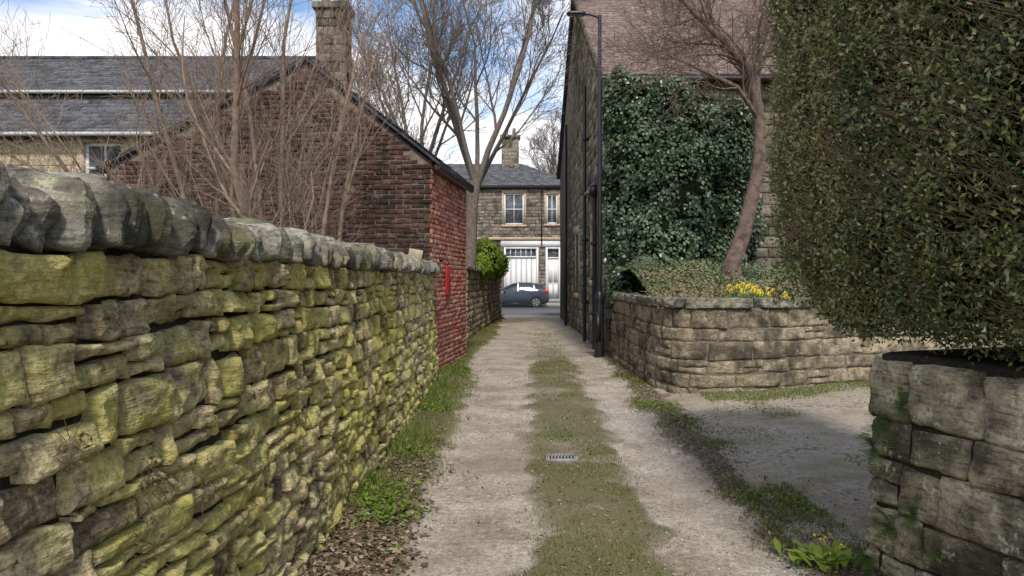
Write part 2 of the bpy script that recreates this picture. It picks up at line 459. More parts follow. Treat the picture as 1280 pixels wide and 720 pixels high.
# ---- far left garden wall
gw = grp('garden_wall')
mfG = pathmap([(-2.4, 18.6), (-1.12, 19.), (-.42, 31.5)], side=1, z0=0., batter=.02)
rects = rubble(0, mfG.L, -.05, 1.85, (.14, .2), (.25, .5), split=.1, seed=31)
stones('coursed_blocks', rects, mfG, M_ret, gw, gap=.016, res=.09, rough=.012, jit=.01, prot=.012, seed=10)
core('wall_core', mfG, 0, mfG.L, -.1, 1.85, -.02, -.35, M_mort, gw)
mb = MB(); u = 0
while u < mfG.L:
    w = random.uniform(.4, .8); a = mfG(np.array([u, u + w, u + w / 2]), np.zeros(3) + 1.85, np.zeros(3) - .14)
    ang = math.atan2(a[1, 1] - a[0, 1], a[1, 0] - a[0, 0])
    blob(mb, (a[2, 0], a[2, 1], 1.91), (w * .49, .2, .065), rot('Z', ang), rnd=.2, amp=.05, sd=u, T=T3); u += w
mb.out('cope', M_cope, gw, True)

# ------------------------------------------------------------ ground
def grid(xs, ys, zf):
    X, Y = np.meshgrid(xs, ys, indexing='ij'); Z = zf(X.ravel(), Y.ravel())
    V = np.stack([X.ravel(), Y.ravel(), Z], -1)
    a, b = X.shape; idx = np.arange(a * b).reshape(a, b)
    return V, np.stack([idx[:-1, :-1], idx[1:, :-1], idx[1:, 1:], idx[:-1, 1:]], -1).reshape(-1, 4)
def groundm():
    m, nt = newmat('ground_earth')
    n1 = noise(nt, 1.5, 4, .7); n2 = noise(nt, 30, 3, .7)
    c = mix(nt, ramp(nt, n1, [(.4, 0), (.6, 1)]), (.09, .075, .05), (.07, .10, .03))
    finish(nt, c, .95, ((n2, .02),), .1); return m
M_ground = groundm()
gx = np.concatenate([-np.geomspace(800, 3, 30), np.linspace(-2.5, 8, 30), np.geomspace(9, 800, 30)])
gy = np.concatenate([np.linspace(-60, 50, 60), np.geomspace(52, 1500, 40)])
V, F = grid(gx, gy, lambda x, y: -.035 + 0 * x)
V[:, 2] -= 0.06 * ((V[:, 1] > 30) & (V[:, 1] < 60))
mk('ground', V, F, M_ground)

def wob(x, y, s, a, sd): return a * fbm(np.stack([x * s, y * s, 0 * x + sd], -1), 3, sd)
def cx(y): return .50 + (y - 4) * .023
def m_center(x, y):
    d = np.abs(x - cx(y)) + wob(x, y, 2.6, .20, 2)
    return sm(.52, .24, d) * (1 - .72 * sm(11.5, 18, y)) * (1 - .9 * sm(24, 30, y))
def m_left(x, y):
    xl = -.62 + (y - 4) * .010 - .25 * sm(11, 14, y) + .25 * sm(16, 20, y)
    return sm(xl + .10, xl - .16, x + wob(x, y, 2.2, .16, 4))
def m_right(x, y):
    xr = 1.44 + (y - 4) * .030
    return sm(xr - .05, xr + .2, x + wob(x, y, 2.0, .20, 6))
def laneZ(x, y):
    z = .010 + .035 * m_center(x, y) + .06 * m_left(x, y) + .03 * m_right(x, y)
    z = z + wob(x, y, 1.2, .014, 8) + wob(x, y, 9, .007, 9) + wob(x, y, 30, .004, 12)
    return z
xs = np.concatenate([np.arange(-1.35, 2.3, .03)]); ys = np.concatenate([np.arange(-1, 2.5, .2), np.arange(2.5, 10, .028), np.arange(10, 18, .07), np.arange(18, 33.3, .25)])
V, F = grid(xs, ys, laneZ)
x, y = V[:, 0], V[:, 1]
mc, ml, mr = m_center(x, y), m_left(x, y), m_right(x, y)
gr = np.maximum.reduce([mc * (.72 + .5 * wob(x, y, 2, 1, 14)), ml * .9, mr * np.clip(.38 + wob(x, y, 1.3, .9, 15), 0, 1)])
dirt = np.clip(np.maximum.reduce([mr, ml * .8, .55 * sm(.0, .5, mc) , .5 * sm(.1, .6, wob(x, y, .9, 1, 61))]), 0, 1)
def lanem():
    m, nt = newmat('gravel_track')
    n1 = noise(nt, 1.8, 4, .65); n2 = noise(nt, 22, 4, .75); n3 = noise(nt, 110, 2, .75)
    vo = N(nt, 'ShaderNodeTexVoronoi', feature='F1'); vo.inputs['Scale'].default_value = 75
    nt.links.new(N(nt, 'ShaderNodeTexCoord').outputs['Object'], vo.inputs['Vector'])
    peb = vo.outputs['Distance']
    c = mix(nt, ramp(nt, n1, [(.35, 0), (.65, 1)]), (.29, .24, .185), (.45, .40, .33))
    c = mix(nt, 1.0, c, ramp(nt, n3, [(.3, .6), (.5, 1), (.7, 1.45)]), 'MULTIPLY')
    c = mix(nt, 1.0, c, ramp(nt, n2, [(.3, .6), (.7, 1.35)]), 'MULTIPLY')
    pc = ramp(nt, vo.outputs['Color'], [(0, .75), (1, 1.3)])
    c = mix(nt, .6, c, mix(nt, 1.0, c, pc, 'MULTIPLY'))
    d = mathn(nt, 'ADD', attr(nt, 'dirt'), mathn(nt, 'MULTIPLY', mathn(nt, 'SUBTRACT', n2, .5), .9))
    c = mix(nt, mathn(nt, 'MULTIPLY', ramp(nt, d, [(.35, 0), (.80, 1)]), .85), c, mix(nt, n3, (.085, .062, .042), (.22, .175, .125)))
    g = mathn(nt, 'ADD', attr(nt, 'grass'), mathn(nt, 'MULTIPLY', mathn(nt, 'SUBTRACT', n2, .5), 1.1))
    c = mix(nt, mathn(nt, 'MULTIPLY', ramp(nt, g, [(.30, 0), (.65, 1)]), .8), c, mix(nt, n3, (.07, .068, .03), (.20, .185, .09)))
    finish(nt, c, .95, ((peb, .005), (n2, .018), (n3, .006)), .15); return m
mk('lane', V, F, lanem(), {'grass': gr, 'dirt': dirt}, True)

# driveway
def drvZ(x, y): return .052 + .03 * np.maximum(x - 2, 0) + wob(x, y, 2, .02, 22) + wob(x, y, 14, .005, 23)
xs = np.arange(1.6, 8, .04); ys = np.arange(4.2, 11.6, .04)
V, F = grid(xs, ys, drvZ)
edge = 1.70 + (V[:, 1] - 4.2) * .055 + wob(V[:, 0], V[:, 1], 2.2, .16, 25) + .06 * vnoise(V * 9, 2)
V[~(V[:, 0] > edge), 2] -= .10
def drm():
    m, nt = newmat('old_concrete')
    n1 = noise(nt, 1.3, 4, .7); n2 = noise(nt, 18, 4, .75); n3 = noise(nt, 90, 2, .7)
    c = mix(nt, ramp(nt, n2, [(.35, 0), (.65, 1)]), (.27, .22, .17), (.44, .38, .305))
    c = mix(nt, 1.0, c, ramp(nt, n3, [(.3, .6), (.7, 1.4)]), 'MULTIPLY')
    f = mathn(nt, 'ADD', n1, mathn(nt, 'MULTIPLY', mathn(nt, 'SUBTRACT', n2, .5), .8))
    c = mix(nt, mathn(nt, 'MULTIPLY', ramp(nt, f, [(.52, 0), (.64, 1)]), .7), c, (.19, .175, .075))
    c = mix(nt, mathn(nt, 'MULTIPLY', ramp(nt, f, [(.32, 1), (.44, 0)]), .6), c, (.12, .09, .065))
    finish(nt, c, .92, ((n2, .016), (n3, .007)), .2); return m
mk('driveway', V, F, drm(), None, True)

# street
box('road', idm, -60, 60, -.06, -.022, 34.2, 46.2, M_asph)
mb = MB()
addbox(mb, idm, -60, -.55, -.06, .09, 32.6, 34.06); addbox(mb, idm, 2.4, 60, -.06, .09, 32.6, 34.06); mb.out('pavement', M_pave)
mb = MB(); addbox(mb, idm, -60, 60, -.06, .10, 46.36, 50.2); mb.out('pavement', M_pave)
mb = MB(); addbox(mb, idm, -60, -.55, -.06, .10, 34.062, 34.2); addbox(mb, idm, 2.4, 60, -.06, .10, 34.062, 34.2); addbox(mb, idm, -60, 60, -.06, .112, 46.22, 46.358)
mb.out('kerb', M_kerb)
box('road_line', idm, -60, 60, -.022, -.016, 45.7, 45.8, plain('yellow_line', (.6, .45, .08), .7))
V, F = grid(np.linspace(-.6, 2.5, 10), np.linspace(33.0, 34.3, 8), lambda x, y: .012 + 0 * x - .03 * (y - 33))
mk('lane_crossover', V, F, M_pave)

# drain grate
dg = grp('drain_grate'); mb = MB(); gz = float(laneZ(np.array([.42]), np.array([6.45]))[0]) + .010
for k in range(9): addbox(mb, idm, .31 + k * .028, .322 + k * .028, gz, gz + .012, 6.37, 6.53)
addbox(mb, idm, .295, .305, gz - .02, gz + .014, 6.35, 6.55); addbox(mb, idm, .55, .56, gz - .02, gz + .014, 6.35, 6.55)
addbox(mb, idm, .306, .549, gz - .02, gz + .013, 6.35, 6.366); addbox(mb, idm, .306, .549, gz - .02, gz + .013, 6.534, 6.55)
mb.out('grate_bars', M_iron, dg); box('grate_pit', idm, .306, .549, gz - .03, gz - .008, 6.367, 6.533, M_black, dg)

# ------------------------------------------------------------ foliage tools
def leaves(mb, P, Nn, size, asp=.5, a=None, bias=None, fold=.25):
    n = len(P)
    Nn = Nn / (np.linalg.norm(Nn, axis=1)[:, None] + 1e-9)
    A = rng.normal(size=(n, 3)) + (0 if bias is None else np.asarray(bias))
    A -= (A * Nn).sum(1)[:, None] * Nn; A /= (np.linalg.norm(A, axis=1)[:, None] + 1e-9)
    B = np.cross(Nn, A); s = np.asarray(size).reshape(-1, 1) * np.ones((n, 1))
    w = s * asp * .5
    v0 = P; v1 = P + A * s * .45 + B * w + Nn * w * fold; v2 = P + A * s; v3 = P + A * s * .45 - B * w + Nn * w * fold
    V = np.stack([v0, v1, v2, v3], 1).reshape(-1, 3)
    i = np.arange(n) * 4
    F = np.concatenate([np.stack([i, i + 1, i + 2], -1), np.stack([i, i + 2, i + 3], -1)])
    if a is None: a = rng.random(n)
    mb.add(V, F, np.repeat(a, 4))
def blades(mb, P, h, w, lean=.5, a=None):
    n = len(P); th = rng.uniform(0, 2 * math.pi, n); ph = rng.uniform(0, 2 * math.pi, n)
    s = np.stack([np.cos(th), np.sin(th), 0 * th], -1) * (w * .5)[:, None]
    l = np.stack([np.cos(ph), np.sin(ph), 0 * th], -1) * (h * rng.uniform(.1, 1, n) * lean)[:, None]
    up = np.zeros((n, 3)); up[:, 2] = h
    V = np.stack([P - s, P + s, P + s * .7 + l * .35 + up * .6, P - s * .7 + l * .35 + up * .6, P + l + up], 1).reshape(-1, 3)
    i = np.arange(n) * 5
    if a is None: a = rng.random(n)
    A = np.repeat(a, 5)
    mb.V.append(V); mb.A.append(A)
    mb.F.setdefault(4, []).append(np.stack([i, i + 1, i + 2, i + 3], -1) + mb.n)
    mb.F.setdefault(3, []).append(np.stack([i + 3, i + 2, i + 4], -1) + mb.n)
    mb.n += len(V)

def scatter(n, x0, x1, y0, y1, dens, near_bias=True):
    x = rng.uniform(x0, x1, n)
    y = y0 * (y1 / y0) ** rng.random(n) if near_bias else rng.uniform(y0, y1, n)
    k = rng.random(n) < np.clip(dens(x, y), 0, 1)
    return x[k], y[k]
def offgrate(x, y): return 1 - ((x > .27) & (x < .58) & (y > 6.30) & (y < 6.57))
mb = MB()
x, y = scatter(90000, -.2, 1.5, 3.4, 22, lambda x, y: offgrate(x, y) * m_center(x, y) * np.clip(.42 + wob(x, y, 2.2, 1.2, 41), 0.04, .9))
P = np.stack([x, y, laneZ(x, y) - .004], -1); h = rng.uniform(.009, .027, len(x)) * (1 + .03 * y)
blades(mb, P, h, .0035 * (1 + .10 * y), .9, np.clip(rng.random(len(x)) * .9 + .45 * fbm(np.stack([x * 2, y * 2, 0 * x], -1)), 0, 1))
x, y = scatter(48000, -1.15, -.3, 3.2, 31, lambda x, y: m_left(x, y) * np.clip(.45 + wob(x, y, 2, 1.2, 42) - .6 * sm(5.0, 3.6, y), 0.03, 1))
P = np.stack([x, y, laneZ(x, y) - .004], -1); h = rng.uniform(.02, .09, len(x)) * (.5 + .9 * sm(-.6, -1.05, x))
blades(mb, P, h, .0045 * (1 + .12 * y), .8, np.clip(rng.random(len(x)) * .9, 0, 1))
x, y = scatter(48000, 1.3, 2.1, 3.2, 16, lambda x, y: m_right(x, y) * np.clip(.0 + wob(x, y, 1.5, 1.6, 43) + .30 * sm(6, 4, y), 0, 1))
P = np.stack([x, y, laneZ(x, y) - .004], -1); h = rng.uniform(.012, .05, len(x))
blades(mb, P, h, .0045 * (1 + .12 * y), .8, np.clip(rng.random(len(x)) * .85, 0, 1))
x, y = scatter(40000, 2.2, 7, 8.6, 11.4, lambda x, y: sm(.75, .35, (np.interp(x, [2.1, 2.55, 3.5, 5, 7.5], [10., 9.9, 10.05, 10.65, 11.25]) - y) + wob(x, y, 1.6, .45, 44)) * (x > 2.5), False)
P = np.stack([x, y, drvZ(x, y) - .01], -1)
blades(mb, P, rng.uniform(.02, .05, len(x)), np.full(len(x), .010), .7, rng.random(len(x)) * .7 + .2)
x, y = scatter(26000, 1.9, 4.0, 4.5, 9.5, lambda x, y: sm(.32, .55, wob(x, y, 1.3, 1.0, 47)), False)
P = np.stack([x, y, drvZ(x, y) - .006], -1)
blades(mb, P, rng.uniform(.01, .03, len(x)), np.full(len(x), .007), .9, rng.random(len(x)))
mb.out('grass', M_grass)
mb = MB()
x, y = scatter(9000, -1.12, -.4, 4.2, 14, lambda x, y: m_left(x, y) * np.clip(wob(x, y, 2.5, 1.6, 51), 0, 1))
P = np.stack([x, y, laneZ(x, y) + rng.uniform(.01, .09, len(x))], -1)
leaves(mb, P, rng.normal(size=(len(x), 3)) * .5 + [0, 0, 1], rng.uniform(.015, .04, len(x)) * (1 + .03 * y), .7, rng.random(len(x)) * .4)
x, y = scatter(5000, 1.4, 2.1, 3.4, 12, lambda x, y: m_right(x, y) * np.clip(wob(x, y, 1.5, 1.6, 43), 0, 1))
P = np.stack([x, y, laneZ(x, y) + rng.uniform(.01, .04, len(x))], -1)
leaves(mb, P, rng.normal(size=(len(x), 3)) * .5 + [0, 0, 1], rng.uniform(.012, .03, len(x)), .7, rng.random(len(x)) * .5)
mb.out('weeds', M_bright)
mb = MB()
def lit(n, x0, x1, y0, y1, dens, s=(.010, .032), zf=laneZ):
    x, y = scatter(n, x0, x1, y0, y1, dens)
    P = np.stack([x, y, zf(x, y) + rng.uniform(.002, .014, len(x))], -1)
    leaves(mb, P, rng.normal(size=(len(x), 3)) * .35 + [0, 0, 1], rng.uniform(*s, len(x)) * (1 + .03 * y), .6)
lit(14000, 1.35, 2.0, 3.3, 15, lambda x, y: m_right(x, y) * .8)
lit(9000, -1.12, -.5, 3.3, 9, lambda x, y: m_left(x, y) * sm(8, 4, y), (.015, .05))
lit(6000, -1., 2, 3.3, 18, lambda x, y: .09 + .5 * m_center(x, y) + .4 * m_left(x, y))
lit(9000, 1.8, 4.5, 4.4, 10, lambda x, y: np.clip(.12 + wob(x, y, 1.5, 1.3, 55), 0, 1), zf=drvZ)
mb.out('leaf_litter', M_litter)
mb = MB(); x, y = scatter(6500, -.7, 1.7, 3.3, 14, lambda x, y: .5 * (1 - m_center(x, y)) * np.clip(.4 + wob(x, y, 2, .8, 57), .1, 1) + .1)
T1 = cube_template(0)
z = laneZ(x, y)
for i in range(len(x)):
    s = random.uniform(.002, .006) * (1 + .03 * y[i]) * (2 if random.random() < .04 else 1)
    V = T1[0] * np.array([s, s * random.uniform(.6, 1), s * .5]) * (1 + rng.uniform(-.3, .3, (8, 1)))
    mb.add(V @ rot('Z', random.uniform(0, 3)).T + (x[i], y[i], z[i] + s * .2), T1[1], random.random())
mb.out('gravel', M_pebble, None, True)

# ---- hedge
hg = grp('privet_hedge')
def hx(y, z):
    x = 1.785 + .50 * np.clip(1.95 - z, 0, 2) ** 1.3 + .35 * np.clip(y - 4.75, 0, 1) ** 2 * 2
    x = x + .09 * fbm(np.stack([y * 1.7, z * 1.7, 0 * y], -1), 3, 60) - .015 * (z - 2)
    return x
def hbot(y): return 1.38 + .07 * vnoise(np.stack([y * 1.5, 0 * y, 0 * y], -1), 61) + .03 * sm(4, 2.5, y)
ys = np.linspace(.9, 5.15, 60); zs = np.linspace(0, 1, 40)
Y, Tt = np.meshgrid(ys, zs, indexing='ij'); Yr = Y.ravel(); Z = (hbot(Yr) + .06) * (1 - Tt.ravel()) + 4.1 * Tt.ravel()
X = hx(Yr, Z) + .12 + .03 * vnoise(np.stack([Yr * 9, Z * 9, 0 * Z], -1), 4)
idx = np.arange(len(X)).reshape(60, 40)
Fh = np.stack([idx[:-1, :-1], idx[1:, :-1], idx[1:, 1:], idx[:-1, 1:]], -1).reshape(-1, 4)
V1 = np.stack([X, Yr, Z], -1)
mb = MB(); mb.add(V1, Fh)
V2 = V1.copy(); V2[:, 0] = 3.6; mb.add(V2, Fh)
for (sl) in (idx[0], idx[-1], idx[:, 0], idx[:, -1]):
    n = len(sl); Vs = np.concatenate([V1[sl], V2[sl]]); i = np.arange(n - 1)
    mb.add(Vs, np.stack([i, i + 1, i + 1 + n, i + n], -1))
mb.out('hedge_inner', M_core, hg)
mb = MB(); n = 92000
y = rng.uniform(1.9, 5.35, n); z0 = hbot(y); z = z0 + (4.15 - z0) * rng.random(n)
gapn = fbm(np.stack([y * 5, z * 5, 0 * z], -1), 3, 66)
kp = rng.random(n) < np.clip(.88 + 1.0 * gapn, .18, 1)
y, z = y[kp], z[kp]; n = len(y)
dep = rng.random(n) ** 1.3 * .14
clump = fbm(np.stack([y * 7, z * 7, 0 * z + 4], -1), 3, 67)
x = hx(y, z) - .02 + dep - .06 * clump
Nn = rng.normal(size=(n, 3)) * .85 + np.array([-.7, -.4, .5])
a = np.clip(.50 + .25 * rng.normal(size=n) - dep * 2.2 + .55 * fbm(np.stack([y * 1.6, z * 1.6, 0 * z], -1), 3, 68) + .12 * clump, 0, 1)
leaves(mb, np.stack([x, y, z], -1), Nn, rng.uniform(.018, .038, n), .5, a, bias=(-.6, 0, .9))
n = 15000; x = rng.uniform(1.8, 3.4, n); z = 1.42 + 2.68 * rng.random(n)
yy = 5.2 + .07 * fbm(np.stack([x * 3, z * 3, 0 * z], -1), 3, 70) - rng.random(n) * .12
leaves(mb, np.stack([x, yy, z], -1), rng.normal(size=(n, 3)) * .6 + [0, .8, .4], rng.uniform(.02, .036, n), .5)
n = 7000; x = rng.uniform(1.7, 3.4, n); y = rng.uniform(1.5, 5.2, n)
leaves(mb, np.stack([x, y, 4.08 + rng.random(n) * .1], -1), rng.normal(size=(n, 3)) * .6 + [0, 0, .8], rng.uniform(.02, .036, n), .5)
n = 5000; y = rng.uniform(1.9, 5.2, n); z = hbot(y) + rng.normal(size=n) * .05 - .01; x = hx(y, z) + rng.random(n) * .35
leaves(mb, np.stack([x, y, z], -1), rng.normal(size=(n, 3)) + [-.5, 0, -.2], rng.uniform(.02, .036, n), .5, rng.random(n) * .5)
n = 3500; y = rng.uniform(1.9, 5.3, n); z = 1.5 + 2.6 * rng.random(n); x = hx(y, z) - rng.random(n) ** 2 * .13 - .02
leaves(mb, np.stack([x, y, z], -1), rng.normal(size=(n, 3)) + [-.4, -.4, .4], rng.uniform(.018, .034, n), .5, .45 + .55 * rng.random(n), bias=(-.5, 0, 1.2))
mb.out('hedge_leaves', M_hedge, hg)
mb = MB()
for k in range(6000):
    y = random.uniform(1.9, 5.3); z = random.uniform(1.35, 4.05); x = float(hx(np.array([y]), np.array([z]))[0])
    p0 = np.array([x + .06, y, z]); d = np.array([-random.uniform(.05, .15), random.uniform(-.08, .08), random.uniform(.0, .14)])
    tube(mb, [p0, p0 + d * .5 + rng.normal(size=3) * .006, p0 + d], [.0026, .0020, .001], 3)
mb.out('hedge_twigs', M_twig, hg)

def tuft(mbl, c, n, r, s, nb=(0, 0, 1), asp=.5):
    P = rng.normal(size=(n, 3)) * np.asarray(r) + np.asarray(c)
    leaves(mbl, P, rng.normal(size=(n, 3)) * .7 + np.asarray(nb), rng.uniform(s * .6, s * 1.3, n), asp, rng.random(n))
def fern(mbl, c, nf, L, out):
    for k in range(nf):
        d = np.array(out) + rng.normal(size=3) * .55; d /= np.linalg.norm(d)
        t = np.linspace(0, 1, 16); ll = L * random.uniform(.6, 1)
        P = np.array(c) + np.outer(t * ll, d) + np.outer(t ** 2 * ll * .5, [0, 0, -1]) + np.outer(np.sin(t * 2) * ll * .3, [0, 0, 1])
        side = np.cross(d, [0, 0, 1]); side /= np.linalg.norm(side) + 1e-6
        for sg in (-1, 1):
            ln = ll * .22 * np.sin(np.pi * np.clip(t * .9 + .1, 0, 1))
            V0 = P; V2 = P + side * sg * ln[:, None] + d * ln[:, None] * .3; V1 = P + d * ll * .035
            V = np.stack([V0, V1, V2], 1).reshape(-1, 3); i = np.arange(16) * 3
            mbl.add(V, np.stack([i, i + 1, i + 2], -1), random.random() * .6)
fg = grp('wall_fern'); mb = MB()
for (c, zz, nf, L) in [(.24, .95, 26, .15), (.14, .82, 30, .17), (.06, .70, 28, .16), (.34, .42, 24, .15), (.20, .32, 26, .17), (.50, .30, 16, .12), (.06, .12, 22, .17)]:
    q = mfN(np.array([1.6 + .27 + c]), np.array([zz]), np.array([.03]))[0]
    fern(mb, q, nf, L, (-.8, -.5, .15))
mb.out('fern_fronds', leaf_mat('fern_leaf', [(.08, .15, .03), (.16, .26, .06), (.24, .34, .10)], .6, .25, .2), fg)
pg = grp('primrose_plant'); mb = MB()
for k in range(90):
    th = random.uniform(0, 6.28); d = np.array([math.cos(th), math.sin(th), random.uniform(.5, 1.6)]); d /= np.linalg.norm(d)
    c = np.array([1.74, 4.10, .04]) + rng.normal(size=3) * [.06, .06, 0]; L = random.uniform(.08, .17); s = np.cross(d, [0, 0, 1]); s /= np.linalg.norm(s)
    t = np.linspace(0, 1, 5); w = np.sin(np.pi * (t * .85 + .1)) * L * .15; Pm = c + np.outer(t * L, d) + np.outer(-t ** 2 * L * .35, [0, 0, 1])
    V = np.stack([Pm - s * w[:, None], Pm + s * w[:, None]], 1).reshape(-1, 3); i = np.arange(4) * 2
    mb.add(V, np.stack([i, i + 1, i + 3, i + 2], -1), .4 + .6 * random.random())
mb.out('plant_leaves', M_bright, pg)
mb = MB(); tuft(mb, (1.74, 4.08, .17), 14, (.06, .05, .015), .022, asp=.9); mb.out('plant_flowers', M_yel, pg)

# dried growth on left wall
wg = grp('withered_climber'); mb = MB(); ml_ = MB()
def wallx(z): return -1.07 - .075 * z
for (yy, zz, n_, r) in [(2.32, 1.0, 22, .04), (2.70, .86, 16, .04), (2.2, .8, 12, .05), (3.3, .75, 12, .05), (1.9, 1.2, 8, .04), (5.6, 1.0, 14, .07), (4.6, .5, 14, .07), (3.9, .95, 10, .06)]:
    for k in range(n_):
        p = np.array([wallx(zz) + .01, yy + random.gauss(0, r), zz + random.gauss(0, r)]); pts = [p]
        d = np.array([.02, random.uniform(-.05, .05), random.uniform(-.06, .03)])
        for j in range(4):
            p = p + d * .8 + rng.normal(size=3) * .012; p[0] = max(p[0], wallx(p[2]) + .012); pts.append(p)
        tube(mb, pts, [.0016, .0014, .0012, .001, .0005], 3)
    tuft(ml_, (wallx(zz) + .035, yy, zz - .02), n_ * 2, (.012, r, r), .020)
mb.out('dry_stems', plain('dry_stem', (.12, .09, .065), .9, .1), wg); ml_.out('dry_leaves', leaf_mat('withered_leaf', [(.06, .045, .035), (.14, .11, .07), (.26, .2, .14)], .8, 0, .2), wg)

# ------------------------------------------------------------ trees
def unit(v): return v / (np.linalg.norm(v) + 1e-9)
class Tree:
    def __init__(s, seed, rmin=.0012): s.r = random.Random(seed); s.g = np.random.default_rng(seed); s.mb = MB(); s.cnt = 0; s.rmin = rmin
    def limb(s, P, R, lvl, spec):
        P = np.asarray(P, float); R = np.maximum(np.asarray(R, float), s.rmin); s.cnt += 1
        tube(s.mb, P, R, 9 if R[0] > .06 else (6 if R[0] > .02 else 3), s.r.random())
        if lvl >= len(spec): return
        sp = spec[lvl]; n = len(P) - 1
        nk = s.r.randint(*sp['n']); st = sp.get('start', .25)
        for k in range(nk):
            t = st + (1 - st) * (k + s.r.random()) / nk; t = min(t, .98)
            i = min(int(t * n), n - 1); f = t * n - i
            p = P[i] * (1 - f) + P[i + 1] * f; rr = R[i] * (1 - f) + R[i + 1] * f
            d = unit(P[i + 1] - P[i]); q = s.g.normal(size=3); q -= q.dot(d) * d; q = unit(q)
            ang = s.r.uniform(*sp['ang']); dd = unit(d * math.cos(ang) + q * math.sin(ang))
            L = s.r.uniform(*sp['len']) * (1 - .45 * t)
            s.grow(p, dd, L, min(rr * sp.get('rr', .6), sp.get('rmax', 1)), lvl + 1, spec, sp.get('up', .15), sp.get('wob', .12))
    def grow(s, p, d, L, r, lvl, spec, up=.15, wob=.12):
        ns = 6 if L > 1.5 else (4 if L > .5 else 3)
        pts = [p]
        for k in range(ns):
            d = unit(d + s.g.normal(size=3) * wob + np.array([0, 0, up])); p = p + d * L / ns; pts.append(p)
        R = np.linspace(r, r * .25, ns + 1)
        s.limb(pts, R, lvl, spec)
    def out(s, name, part, mat):
        e = grp(name); s.mb.out(part, mat, e, True); return e

t = Tree(3, .0022)
sp = [dict(n=(8, 12), ang=(.2, .65), len=(1.2, 2.6), rr=.55, up=.10, start=.22, wob=.13), dict(n=(8, 11), ang=(.25, .85), len=(.5, 1.2), rr=.55, up=.07, wob=.13, start=.12),
      dict(n=(3, 5), ang=(.3, .9), len=(.2, .55), rr=.6, up=.03, wob=.15)]
for (bx, by, dx, dy, L, r) in [(-2.75, 8.2, -.10, 0, 5.6, .060), (-2.55, 8.1, .03, .05, 5.2, .045), (-2.25, 8.3, .02, -.02, 5.2, .05), (-2.9, 8.4, -.36, .05, 5.4, .045),
                             (-2.95, 8.0, -.60, -.05, 5.0, .036), (-2.35, 8.2, .24, .1, 4.6, .038), (-3.0, 8.2, -.22, -.1, 5.6, .045), (-2.1, 8.4, .14, .0, 4.8, .038),
                             (-3.0, 8.6, -.85, .1, 4.4, .03), (-2.6, 8.6, -.02, .12, 5.4, .04), (-2.3, 8.5, -.08, .05, 5.2, .042), (-2.5, 8.0, -.2, .02, 5.0, .035)]:
    t.grow(np.array([bx, by, .0]), unit(np.array([dx, dy, 1.])), L, r, 0, sp, .03, .09)
t.out('bare_shrub', 'stems', M_bark)
print('tree', t.cnt)

t = Tree(8, .0055)
sp = [dict(n=(5, 7), ang=(.3, .65), len=(2.2, 4.2), rr=.6, up=.14, start=.2, wob=.13), dict(n=(7, 10), ang=(.3, .8), len=(1., 2.3), rr=.5, up=.09, wob=.13, start=.12),
      dict(n=(7, 9), ang=(.35, .9), len=(.4, 1.1), rr=.5, up=.06, wob=.14, start=.1), dict(n=(2, 4), ang=(.3, .8), len=(.2, .5), rr=.6, up=.04, wob=.12)]
T2_ = np.array([-1.05, 22, 4.6])
t.limb([[-1.28, 22, 0.], [-1.33, 22, 1.4], [-1.22, 22, 2.6], [-1.2, 22, 3.6], T2_], [.25, .22, .19, .17, .15], 9, sp)
for (d, L, r) in [((-.10, .1, 1), 8, .11), ((.28, -.1, 1), 7, .10), ((-.42, .1, 1), 7.5, .10), ((.55, .2, 1), 6.0, .075), ((-.22, -.3, 1), 7.0, .08), ((.12, .4, 1), 7.0, .08)]:
    t.grow(T2_ - np.array([0, 0, .3]), unit(np.array(d, float)), L, r, 0, sp, .06, .10)
for (b, d, L, r) in [((-1.25, 22, 3.0), (-.7, .1, 1), 7, .08), ((-1.3, 22, 2.3), (-1.0, .3, 1), 6, .06)]:
    t.grow(np.array(b), unit(np.array(d, float)), L, r, 0, sp, .12, .10)
t.out('bare_tree', 'branches', M_barkG); print('tree', t.cnt)
t = Tree(9, .006)
sp2 = sp[:3]
t.limb([[-3.6, 27, 0], [-3.5, 27, 3], [-3.3, 27, 5]], [.2, .17, .14], 9, sp)
for (d, L, r) in [((-.2, .1, 1), 7, .09), ((.25, -.1, 1), 7, .09), ((-.5, .1, 1), 6, .07), ((.5, .2, 1), 6, .07), ((0, 0, 1), 7, .09)]:
    t.grow(np.array([-3.3, 27, 4.9]), unit(np.array(d, float)), L, r, 0, sp2, .08, .10)
t.out('bare_tree', 'branches', M_barkG)
t = Tree(19, .012)
t.limb([[5.2, 62, 0], [5.2, 62, 5], [4.9, 62, 8]], [.3, .25, .2], 9, sp)
for (d, L, r) in [((-.3, .1, 1), 7, .12), ((.25, -.1, 1), 7, .12), ((-.7, .1, 1), 6, .1), ((.5, .2, 1), 6, .1), ((-1, 0, .8), 6, .1)]:
    t.grow(np.array([4.9, 62, 7.0]), unit(np.array(d, float)), L, r, 0, sp2, .1, .10)
t.out('bare_tree', 'branches', M_barkG)
